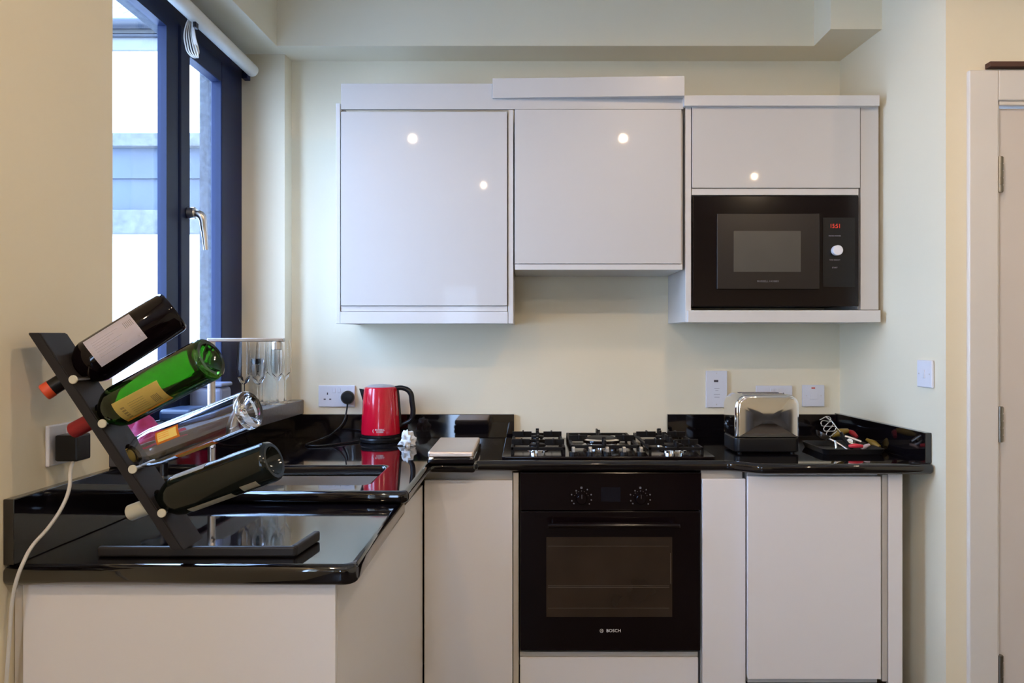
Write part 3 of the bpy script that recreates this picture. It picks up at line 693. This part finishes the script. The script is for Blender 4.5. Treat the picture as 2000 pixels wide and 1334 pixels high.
# light switch on the right wall
Ds = 2.56
a_ = math.atan(0.062)
sw = thing('light_switch', (XR(Ds), Ds, Z(730, Ds)), 'small white light switch on the right wall above the worktop end', 'switch')
mt = Matrix.Translation((XR(Ds) - 0.001, Ds, Z(730, Ds))) @ Matrix.Rotation(-PI/2 + a_ , 4, 'Z')
bm = bmesh.new(); add_box(bm, -0.043, 0.043, -0.009, 0, -0.044, 0.044, 0.003, 2, mt); bm_obj('face_plate', bm, M['white_plastic'], sw)
bm = bmesh.new(); add_box(bm, -0.007, 0.007, -0.0125, -0.0085, -0.014, 0.014, 0.001, 2, mt); bm_obj('rocker', bm, M['white_plastic'], sw)
for dx in (-0.03, 0.03):
    bm = bmesh.new(); add_box(bm, dx - 0.002, dx + 0.002, -0.010, -0.0088, -0.002, 0.002, 0, 2, mt); bm_obj('screw', bm, M['steel'], sw)
# socket on the left wall
Dl_ = 1.718
mt = Matrix.Translation((XL(Dl_) + 0.001, Dl_, Z(863, Dl_))) @ Matrix.Rotation(PI/2 - math.atan(0.0375), 4, 'Z')
ls = thing('double_socket', mt.translation, 'white double wall socket on the left wall behind the wine rack', 'socket')
socket_face(ls, mt)
pa = thing('plug_adaptor', mt @ Vector((0.0, -0.03, 0)), 'black square plug adaptor with white cable on the left wall', 'adaptor')
bm = bmesh.new(); add_box(bm, -0.062, -0.012, -0.062, -0.0135, -0.033, 0.022, 0.004, 2, mt); bm_obj('plug_body', bm, M['plastic_black'], pa)
w0 = mt @ Vector((-0.028, -0.035, -0.034))
wp = [w0, P(137, 925, 1.60), P(136, 950, 1.585), P(124, 985, 1.565), P(95, 1030, 1.55), P(62, 1068, 1.535)]
wp += [P(45, 1100, 1.512), P(32, 1135, 1.506), P(24, 1175, 1.507), P(19, 1240, 1.508), P(12, 1334, 1.508), P(6, 1420, 1.51)]
tube('white_cable', wp, 0.0036, M['cable_white'], pa)

# ---------------------------------------------------------------- toaster
TD0, TD1 = 2.73, 2.895
tx0, tx1 = X(1436, TD0), X(1562, TD0)
to = thing('toaster', ((tx0+tx1)/2, 2.81, 0.91), 'polished chrome two-slot toaster with black base', 'toaster')
mt = Matrix.Translation((0, (TD0+TD1)/2, 0)) @ Matrix.Rotation(PI/2, 4, 'X')   # local x=x, y=z
rs = (0.004, 0.004, 0.038, 0.045)
body = plate2d('body', [round_rect(tx0, tx1, 0.966, 1.113, 0.04, 10, rs)], (TD1-TD0)/2, 0.010, M['chrome'], to, mt, bres=8)
bm = bmesh.new(); ol = round_rect(tx0 + 0.012, tx1 - 0.006, 0.968, 1.104, 0.03, 10, (0.002, 0.002, 0.030, 0.034))
pcx, pcz = (tx0 + tx1)/2, 1.03; rr_ = []
for s__ in (1.0, 0.985, 0.94, 0.85, 0.7, 0.5, 0.3, 0.1):
    rr_.append([bm.verts.new((pcx + (x - pcx)*s__, TD0 - 0.0002 - (0.0045*(1 - s__**2) + (0.0012 if s__ < 0.99 else 0)), pcz + (z - pcz)*s__)) for x, z in ol])
for a2, b2 in zip(rr_, rr_[1:]):
    n = len(a2)
    for k in range(n): bm.faces.new([a2[k], a2[(k+1) % n], b2[(k+1) % n], b2[k]])
bm.faces.new(rr_[-1])
bm_obj('front_panel', bm, M['chrome'], to, True)
plate2d('base', [round_rect(tx0 - 0.001, tx1 + 0.001, TD0 + 0.001, TD1 - 0.001, 0.02)], 0.0255, 0.006, M['plastic_black'], to, Matrix.Translation((0, 0, 0.9405)))
for x in (tx0 + 0.02, tx1 - 0.02):
    for y in (TD0 + 0.02, TD1 - 0.02): cyl('foot', (x, y, 0.9102), (x, y, 0.916), 0.008, M['plastic_black'], to, n=12)
for y in (2.78, 2.84): box('slot', tx0 + 0.04, tx1 - 0.04, y - 0.012, y + 0.012, 1.1128, 1.1138, M['ink'], to, 0)
box('lever', tx1 - 0.014, tx1 + 0.006, 2.80, 2.83, 1.080, 1.096, M['plastic_black'], to, 0.003)

# ---------------------------------------------------------------- flat steel-topped appliance
GD0, GD1 = 2.515, 2.87
gx0, gx1 = X(835, GD0), X(925, GD0)
gr = thing('contact_grill', ((gx0+gx1)/2, 2.7, 0.91), 'low black appliance with brushed steel top at the worktop corner', 'grill')
box('base', gx0 - 0.002, gx1 + 0.003, GD0, GD1, 0.9104, 0.928, M['gloss_black'], gr, 0.004)
box('steel_lid', gx0, gx1, GD0 + 0.004, GD1 - 0.004, 0.9285, 0.950, M['steel_top'], gr, 0.007, 4)
bm = bmesh.new()
box('hinge', gx0 + 0.004, gx0 + 0.02, GD0 - 0.004, GD0 + 0.003, 0.925, 0.932, M['chrome'], gr, 0.001); box('hinge', gx1 - 0.012, gx1 - 0.002, GD0 - 0.004, GD0 + 0.003, 0.925, 0.932, M['chrome'], gr, 0.001)
bm.free()

# crumpled tissue
def crumple(name, c, sx_, sy_, sz_, m, seed, label, cat, amp=0.35):
    bm = bmesh.new(); bmesh.ops.create_icosphere(bm, subdivisions=3, radius=1)
    from mathutils import noise
    for v in bm.verts:
        n = noise.noise(v.co * 2.2 + Vector((seed, 0, 0))) + 0.5*noise.noise(v.co * 5 + Vector((0, seed, 0)))
        f = 1 + amp * n * 1.6
        v.co = Vector((v.co.x * sx_ * f, v.co.y * sy_ * f, max(v.co.z * sz_ * f, -sz_*0.45)))
    zmin = min(v.co.z for v in bm.verts)
    for v in bm.verts: v.co = v.co + Vector((c[0], c[1], c[2] - zmin))
    return tag(bm_obj(name, bm, m), label, cat)
crumple('tissue', (X(795, 2.93), 2.93, 0.9105), 0.025, 0.022, 0.036, M['tissue'], 3.1, 'crumpled white tissue on the worktop right of the kettle', 'tissue', 0.5)

# ---------------------------------------------------------------- wine glasses on the sill
def flute(x, y, h, r, kind, label):
    z = ZS + 0.0005
    if kind == 'flute': pr = [(0.029, 0.0), (0.028, 0.002), (0.006, 0.006), (0.0035, 0.02), (0.0035, 0.085), (0.010, 0.095), (r*.8, 0.115), (r, 0.15), (r*.95, 0.19), (r*.78, h)]
    else: pr = [(0.029, 0.0), (0.028, 0.002), (0.007, 0.006), (0.0038, 0.02), (0.0038, 0.075), (0.014, 0.083), (r*.85, 0.105), (r, 0.135), (r*.9, 0.17), (r*.75, h)]
    inner = [(a - 0.0013, b) for a, b in pr[::-1][:-5]] + [(0.002, pr[5][1] + 0.004)]
    root = empty('wine_glass', (x, y, z), label, 'glass', 'glasses on the window sill')
    T_ = Matrix.Translation((x, y, z))
    k = 5
    foot = pr[:3]; stem = pr[2:6]; bowl = pr[5:]
    inn = [(a - 0.0012, b) for a, b in bowl[::-1]][:-1] + [(0.0, bowl[0][1] + 0.003)]
    lathe('foot', foot, M['crystal2'], root, T_, n=28, capb=False)
    lathe('stem', stem, M['crystal2'], root, T_, n=16, capa=False, capb=False)
    lathe('bowl', bowl + inn, M['crystal2'], root, T_, n=28, capa=False, capb=False)
M['crystal2'] = glass_mat('crystal', (1.0, 1.0, 1.0), 1.15)
gl = [(-1.045, 2.925, .232, .027, 'wine', 'stemmed wine glass, leftmost and nearest on the window sill'),
      (-1.052, 3.045, .240, .024, 'flute', 'tall flute at the back left of the sill glasses'),
      (-0.996, 2.978, .235, .023, 'flute', 'tall flute in the middle of the glasses on the sill'),
      (-0.985, 2.905, .150, .027, 'wine', 'short stemmed glass at the front of the sill glasses'),
      (-0.985, 3.058, .238, .024, 'flute', 'tall flute at the far right of the sill glasses'),
      (-0.925, 2.935, .232, .024, 'flute', 'tall flute at the front right of the sill glasses'),
      (-0.922, 3.020, .236, .024, 'flute', 'tall flute nearest the front edge of the sill, under the tap tip')]
for g_ in gl: flute(*g_)
# tub and things by the window
tb = thing('plastic_tub', (-1.045, 2.60, ZS), 'small grey-blue plastic tub on the sill behind the tap', 'tub')
bm = bmesh.new(); add_box(bm, -1.098, -0.99, 2.57, 2.66, ZS + 0.001, 1.15, 0.014, 3); bm_obj('body', bm, M['tub'], tb)
bm = bmesh.new(); add_box(bm, -1.100, -0.988, 2.568, 2.662, 1.1505, 1.163, 0.005, 3); bm_obj('lid', bm, M['tub'], tb)
tag(box('dark_pouch', -1.085, -0.985, 2.33, 2.47, ZS + 0.0005, ZS + 0.038, M['navy_cloth'], bev=0.012, seg=3), 'dark navy pouch lying on the sill next to the tub', 'pouch')
# pink cloth
bm = bmesh.new(); from mathutils import noise
N = 22; grid = []
for i in range(N):
    for j in range(N):
        u, v_ = i/(N-1), j/(N-1)
        y = 1.93 + 0.22*u; x = XL(y) - 0.075 + 0.115*v_
        z = ZS + 0.006 + 0.055*math.exp(-((u-0.55)/0.22)**2 - ((v_-0.45)/0.35)**2)*(1 + 0.4*noise.noise(Vector((u*7, v_*7, 1)))) + 0.008*abs(noise.noise(Vector((u*9, v_*5, 4))))
        if v_ > 0.88: z -= (v_ - 0.88)*0.25
        grid.append(bm.verts.new((x, y, z)))
for i in range(N-1):
    for j in range(N-1): bm.faces.new([grid[i*N+j], grid[(i+1)*N+j], grid[(i+1)*N+j+1], grid[i*N+j+1]])
bmesh.ops.solidify(bm, geom=list(bm.faces), thickness=0.003)
tag(bm_obj('cloth', bm, M['pink'], None, True), 'crumpled pink cloth draped on the sill behind the green bottle', 'cloth')

# ---------------------------------------------------------------- wine rack
RD0, RD1 = 1.54, 1.632
rk = thing('wine_rack', (-0.70, 1.6, ZL), 'leaning charcoal wine rack holding four bottles', 'rack')
a = Vector((-0.9588, 0, 1.323)); b = Vector((-0.6925, 0, 0.9216)); dr_ = (b - a).normalized()
nn = Vector((-dr_.z, 0, dr_.x));  # towards right-up
if nn.x < 0: nn = -nn
hw = 0.010; zl, zh = 0.9005, 1.323
def on(c, z): return c + dr_ * ((z - c.z) / dr_.z)
c1, c2 = a + nn*hw, a - nn*hw
q = [on(c2, zh), on(c1, zh), on(c1, zl), on(c2, zl)]
bm = bmesh.new()
va = [bm.verts.new((p.x, RD0, p.z)) for p in q]; vb = [bm.verts.new((p.x, RD1, p.z)) for p in q]
bm.faces.new(va); bm.faces.new(vb[::-1])
for i in range(4): bm.faces.new([va[i], vb[i], vb[(i+1) % 4], va[(i+1) % 4]])
bmesh.ops.recalc_face_normals(bm, faces=bm.faces)
bmesh.ops.bevel(bm, geom=list(bm.edges), offset=0.002, segments=2, affect='EDGES')
plank = bm_obj('board', bm, M['rack'], rk)
DH = 1.585
bot = [ # tip px, base px, depths, body radius, shoulder fractions
 dict(t=(88, 766), b=(341, 606), Dt=1.575, Db=1.68, r=0.0465, kind=0),
 dict(t=(143, 841), b=(413, 698), Dt=1.59, Db=1.52, r=0.0425, kind=1),
 dict(t=(236, 899), b=(495, 797), Dt=1.59, Db=1.54, r=0.0380, kind=2),
 dict(t=(254, 1002), b=(536, 899), Dt=1.59, Db=1.54, r=0.0405, kind=3)]
cutters = []
for d in bot:
    t_, b_ = P(*d['t'], d['Dt']), P(*d['b'], d['Db']); ax_ = (b_ - t_); d['T'] = t_; d['L'] = ax_.length; ax_.normalize(); d['ax'] = ax_
    s = (a - t_).dot(nn) / ax_.dot(nn); hp_ = t_ + ax_*s; d['H'] = hp_
    c = cyl('cutter', hp_ - nn*0.04 , hp_ + nn*0.04, 0.0235, None, None)
    cutters.append(c)
cut(plank, cutters)
# steel pegs across the board
for (px, py) in ((139, 744), (193, 832), (254, 920), (312, 1005)):
    p = P(px, py, RD0 - 0.004); y0_ = p.y
    # slide the peg onto the upper face of the board
    off = (p - c1).dot(nn); p = p + nn*(0.0062 - off); p.y = y0_
    pgm = cyl('peg', (p.x, RD0 - 0.002, p.z), (p.x, RD1 - 0.005, p.z), 0.0035, M['steel'], rk, n=16)
    cyl('peg_cap', (p.x, RD0 - 0.006, p.z), (p.x, RD0 - 0.0015, p.z), 0.0085, M['foil_cream'], pgm, n=24, bev=0.001)
# foot: flat plate with raised front and right lip
fx0, fx1 = X(192, 1.58), X(573, 1.58)
prism('foot_plate', [(fx0, 1.585), (fx1, 1.585), (fx1 + 0.012, 1.70), (fx0 + 0.01, 1.70)], ZL + 0.0004, ZL + 0.005, M['blackstone'], rk, bev=0.0008)
prism('front_lip', [(fx0, 1.575), (fx1 + 0.004, 1.575), (fx1 + 0.004, 1.588), (fx0, 1.588)], ZL + 0.0006, ZL + 0.021, M['matte_black'], rk, bev=0.004)
prism('side_lip', [(fx1 - 0.006, 1.582), (fx1 + 0.007, 1.579), (fx1 + 0.022, 1.702), (fx1 + 0.008, 1.705)], ZL + 0.0006, ZL + 0.0225, M['matte_black'], rk, bev=0.004)

# ---------------------------------------------------------------- the bottles
def bottle_frame(d):
    z = d['ax']; up = Vector((0, 0, 1)); y = z.cross(up).normalized(); x = y.cross(z).normalized()   # x: away from gravity side (up), y: sideways
    m3 = Matrix((x, y, z)).transposed().to_4x4()
    return Matrix.Translation(d['T']) @ m3
def patch(name, mtx, prof_r, s0, s1, a0, a1, m, parent, n=18, thick=0.0004, notch=False):
    """a label: strip of a cylinder; angles in degrees, 0 = up, towards the camera = positive or negative by frame"""
    bm = bmesh.new(); rows = []
    for i in range(n + 1):
        an = math.radians(a0 + (a1 - a0)*i/n)
        row = []
        for s in (s0, s1):
            row.append(bm.verts.new(mtx @ Vector(((prof_r + thick)*math.cos(an), (prof_r + thick)*math.sin(an), s))))
        rows.append(row)
    for r0, r1 in zip(rows, rows[1:]): bm.faces.new([r0[0], r0[1], r1[1], r1[0]])
    bmesh.ops.solidify(bm, geom=list(bm.faces), thickness=0.0002)
    return bm_obj(name, bm, m, parent, True)
def bars(name, mtx, R, lst, m, parent):
    bm = bmesh.new()
    for (s0, s1, a0, a1) in lst:
        n = max(1, int(abs(a1 - a0)/6)); rows = []
        for i in range(n + 1):
            an = math.radians(a0 + (a1 - a0)*i/n)
            rows.append([bm.verts.new(mtx @ Vector((R*math.cos(an), R*math.sin(an), s))) for s in (s0, s1)])
        for r0, r1 in zip(rows, rows[1:]): bm.faces.new([r0[0], r0[1], r1[1], r1[0]])
    return bm_obj(name, bm, m, parent)
CAMSIDE = None
lab = ['dark full wine bottle with white label, topmost in the rack', 'green glass wine bottle with yellow label, second from top in the rack',
       'empty clear glass bottle with orange labels, third in the rack', 'dark wine bottle with cream foil, lowest in the rack']
for d in bot:
    k = d['kind']; mt = bottle_frame(d); L = d['L']; r = d['r']
    root = empty('wine_bottle', d['T'], lab[k], 'bottle')
    if k == 2: sh0, sh1, nr = 0.09, 0.25, 0.0165
    else: sh0, sh1, nr = 0.20, 0.36, 0.0150
    if k == 2:
        prof = [(nr, 0.006), (nr, sh0*L), (nr + (r-nr)*.35, (sh0 + .03)*L), (nr + (r-nr)*.8, (sh0 + .09)*L), (r*.97, sh1*L), (r, (sh1 + .04)*L)]
    else:
        prof = [(nr, 0.006), (nr*1.05, sh0*L*.9), (nr*1.25, (sh0 + .03)*L), (nr + (r-nr)*.55, (sh0 + .075)*L), (nr + (r-nr)*.88, (sh0 + .12)*L), (r, sh1*L)]
    prof += [(r, L - 0.012), (r*.96, L - 0.004), (r*.86, L - 0.0002), (r*.70, L - 0.0005)] + ([(r*.4, L - 0.002), (0.0, L - 0.003)] if k == 0 else [(r*.4, L - 0.016), (0.0, L - 0.024)])
    mats = [M['wine_dark'], M['green'], M['clear'], M['wine_navy']]
    if k in (1, 2):
        th = 0.0026
        inner = [(max(a_ - th, 0.008), b_) for a_, b_ in prof[:7]] + [(r - th, L - 0.020), (r*.8, L - 0.012), (r*.42, L - 0.025), (0.0, L - 0.032)]
        lathe('glass', prof + inner[::-1], mats[k], root, mt, n=56, capa=False, capb=False)
        # close the mouth ring
    else:
        lathe('glass', prof, mats[k], root, mt, n=56, capb=False)
    caps = [M['plastic_black'], M['foil_red'], M['gold'], M['foil_cream']]
    capL = [0.055, 0.060, 0.022, 0.062][k]
    rr = nr + 0.0012
    cpo = lathe('capsule', [(rr*.9, 0.0), (rr, 0.002), (rr, capL)], caps[k], root, mt, n=32)
    if k == 0: lathe('capsule_top', [(rr*.92, -0.003), (rr + .0008, -0.001), (rr + .0008, 0.014)], M['cork_orange'], root, mt, n=32)
    # camera-facing angle in the bottle frame
    v_ = mt.inverted() @ cam.location; ca = math.degrees(math.atan2(v_.y, v_.x))
    d['ca'] = ca; sgn = 1 if ((0 - ca + 180) % 360 - 180) > 0 else -1   # direction towards the top side
    up_ = sgn
    A = lambda t: ca + up_*t      # t > 0: up the bottle as seen, t < 0: lower
    if k == 0:
        lb = patch('label', mt, r, 0.385*L, 0.735*L, A(-22), A(64), M['label_white'], root)
        bars('barcode', mt, r + .0008, [(0.66*L + i*0.0032, 0.66*L + i*0.0032 + .0014, A(26), A(44)) for i in range(6)], M['ink_soft'], lb)
        bars('label_print', mt, r + .0008, [(0.69*L, 0.705*L, A(-10), A(-4))] + [(0.42*L, 0.62*L - (i % 3)*.012, A(40 - i*7), A(41.2 - i*7)) for i in range(7)], mat('pale_ink', (0.50, 0.46, 0.54), .6), lb)
    if k == 1:
        lb = patch('label', mt, r, 0.40*L, 0.72*L, A(-52), A(14), M['label_yellow'], root)
        bars('label_border', mt, r + .0007, [(0.40*L, 0.72*L, A(-52), A(-46))], mat('orange_border', (0.75, .30, .03), .5), lb)
        bars('barcode', mt, r + .0008, [(0.635*L + i*0.0034, 0.635*L + i*0.0034 + .0015, A(-36), A(-14)) for i in range(5)], mat('brown_ink', (0.25, .17, .05), .6), lb)
        bars('label_print', mt, r + .0008, [(0.435*L, 0.460*L, A(-6 - i*8), A(-11 - i*8)) for i in range(5)] + [(0.49*L, 0.60*L, A(-4 - i*6), A(-4.9 - i*6)) for i in range(6)], mat('brown_ink', (0.35, .24, .06), .6), lb)
    if k == 2:
        lb = patch('label', mt, r, 0.37*L, 0.54*L, A(2), A(40), M['label_orange'], root)
        bars('label_centre', mt, r + .0008, [(0.385*L, 0.525*L, A(8), A(35))], M['label_yellow'], lb)
        bars('label_print', mt, r + .0011, [(0.39*L, 0.47*L, A(30 - i*6), A(28.5 - i*6)) for i in range(3)], M['label_orange'], lb)
        lb2 = patch('label', mt, r, 0.42*L, 0.70*L, A(-80), A(-52), M['label_orange'], root)
        bars('label_centre', mt, r + .0008, [(0.435*L, 0.685*L, A(-78), A(-57))], mat('ochre', (0.60, .36, .05), .5), lb2)
    if k == 3:
        patch('label', mt, r, 0.42*L, 0.72*L, A(-80), A(-50), M['label_cream'], root)
        patch('small_label', mt, r, 0.79*L, 0.90*L, A(-62), A(-38), M['label_cream'], root)
        patch('upper_label', mt, r, 0.37*L, 0.60*L, A(54), A(92), M['foil_cream'], root)

# ---------------------------------------------------------------- utensils in a tray by the toaster
ux = lambda px, D=2.74: X(px, D)
tr = thing('utensil_tray', (ux(1660), 2.78, 0.91), 'low black plastic tray of utensils right of the toaster', 'tray')
bm = bmesh.new()
x0_, x1_, y0_, y1_ = ux(1600), ux(1722), 2.70, 2.93
ring_o = round_rect(x0_, x1_, y0_, y1_, 0.02)
rings = []
for off, z in ((0.008, 0.9105), (0.0, 0.930), (0.003, 0.930), (0.010, 0.9135)):
    rings.append([bm.verts.new((x, y, z)) for x, y in round_rect(x0_ + off, x1_ - off, y0_ + off, y1_ - off, 0.02)])
for a2, b2 in zip(rings, rings[1:]):
    n = len(a2)
    for k in range(n): bm.faces.new([a2[k], a2[(k+1) % n], b2[(k+1) % n], b2[k]])
bm.faces.new(rings[0][::-1]); bm.faces.new(rings[-1])
bm_obj('tray_body', bm, M['plastic_black'], tr, True)
# potato masher
ms = thing('potato_masher', P(1640, 850, 2.82), 'steel wire potato masher standing up out of the utensil tray', 'masher')
pts = []; Dm = 2.80
for i in range(7):
    ax0, ay0 = 1601 + i*2.6, 822 + i*5.0 - (2 if i < 2 else 0); bx0, by0 = 1620 + i*2.4, 815 + i*4.6
    row = [P(ax0, ay0, Dm), P(bx0, by0, Dm + 0.02)]
    pts += row if i % 2 == 0 else row[::-1]
tube('wire_grid', pts, 0.0016, M['chrome'], ms)
tube('neck', [P(1612, 814, Dm + .01), P(1624, 823, Dm + .01), P(1634, 836, Dm), P(1643, 847, Dm)], 0.0024, M['chrome'], ms)
tube('handle', [P(1643, 846, Dm), P(1652, 862, Dm - .03), P(1664, 876, Dm - .06)], 0.006, M['plastic_black'], ms)
def tool(name, pts, r, m, label, cat, radii=None): return tag(tube(name, pts, r, M[m], None, radii=radii), label, cat)
tool('red_peeler', [Vector((ux(1656), 2.735, 0.936)), Vector((ux(1668), 2.73, 0.938)), Vector((ux(1683), 2.735, 0.936))], 0.0075, 'red_handle', 'red-handled peeler at the front of the utensil tray', 'peeler', [.7, 1.1, .8])
tool('red_scoop', [P(1658, 842, 2.87), P(1665, 846, 2.86), P(1674, 854, 2.84)], 0.009, 'foil_red', 'dark red utensil handle at the back of the tray', 'utensil', [.7, 1.1, .7])
op = thing('can_opener', P(1668, 860, 2.78), 'pale steel can opener lying across the tray', 'can opener')
tube('arm', [P(1650, 852, 2.79), P(1666, 857, 2.78), P(1682, 863, 2.77)], 0.0045, M['steel'], op)
tube('arm', [P(1654, 862, 2.78), P(1668, 868, 2.77), P(1682, 870, 2.76)], 0.0045, M['steel'], op)
cyl('wheel', P(1660, 862, 2.775), P(1660, 862, 2.785), 0.010, M['chrome'], op)
tool('spatula', [P(1682, 877, 2.745), P(1690, 872, 2.745), P(1698, 869, 2.75)], 0.006, 'white_pink', 'pale plastic spatula tip at the right of the tray', 'spatula', [.8, 1.2, .8])
tool('olive_scoop', [P(1626, 851, 2.85), P(1640, 845, 2.86), P(1656, 841, 2.87)], 0.011, 'yellow_olive', 'olive yellow plastic scoop behind the masher', 'scoop', [.6, 1.3, .7])
tool('olive_whisk', [P(1692, 858, 2.84), P(1706, 866, 2.82), P(1718, 874, 2.80)], 0.010, 'yellow_olive', 'olive yellow handle at the right end of the tray', 'utensil', [.5, 1.2, .8])
ld = thing('ladle', P(1605, 852, 2.76), 'worn steel serving spoon at the left end of the tray', 'spoon')
T3 = Matrix.Translation(P(1606, 851, 2.78)) @ Matrix.Rotation(math.radians(30), 4, 'Y') @ Matrix.Scale(1.0, 4)
lathe('spoon_bowl', [(0.0, -0.010), (0.018, -0.006), (0.026, 0.004), (0.028, 0.008), (0.026, 0.008), (0.017, -0.003), (0.0, -0.007)], M['steel'], ld, T3, n=28, capa=False, capb=False)
tube('stem', [P(1618, 856, 2.78), P(1640, 868, 2.76), P(1655, 878, 2.74)], 0.0035, M['steel'], ld)
tool('bottle_stopper', [P(1631, 861, 2.76), P(1632, 868, 2.755), P(1633, 876, 2.75)], 0.004, 'chrome', 'small bright steel piece hooked over the left tray edge', 'utensil')

# ---------------------------------------------------------------- furniture seen only as a reflection in the chrome
M['grey_fabric'] = mat('grey_fabric', (0.06, 0.06, 0.065), 0.9, noise=0.1, nscale=40)
sf = thing('sofa', (2.4, -2.4, 0), 'dark grey sofa mirrored in the chrome toaster front', 'sofa')
box('seat', 1.7, 3.1, -2.9, -2.1, 0.12, 0.44, M['grey_fabric'], sf, 0.04, 3)
box('backrest', 1.7, 3.1, -3.1, -2.86, 0.12, 0.85, M['grey_fabric'], sf, 0.05, 3)
for x in (1.52, 3.10): box('arm', x, x + 0.18, -3.1, -2.1, 0.12, 0.62, M['grey_fabric'], sf, 0.05, 3)
for x in (1.6, 3.15):
    for y in (-3.0, -2.2): cyl('leg', (x, y, 0.0), (x, y, 0.13), 0.02, M['brown_wood'], sf, n=12)
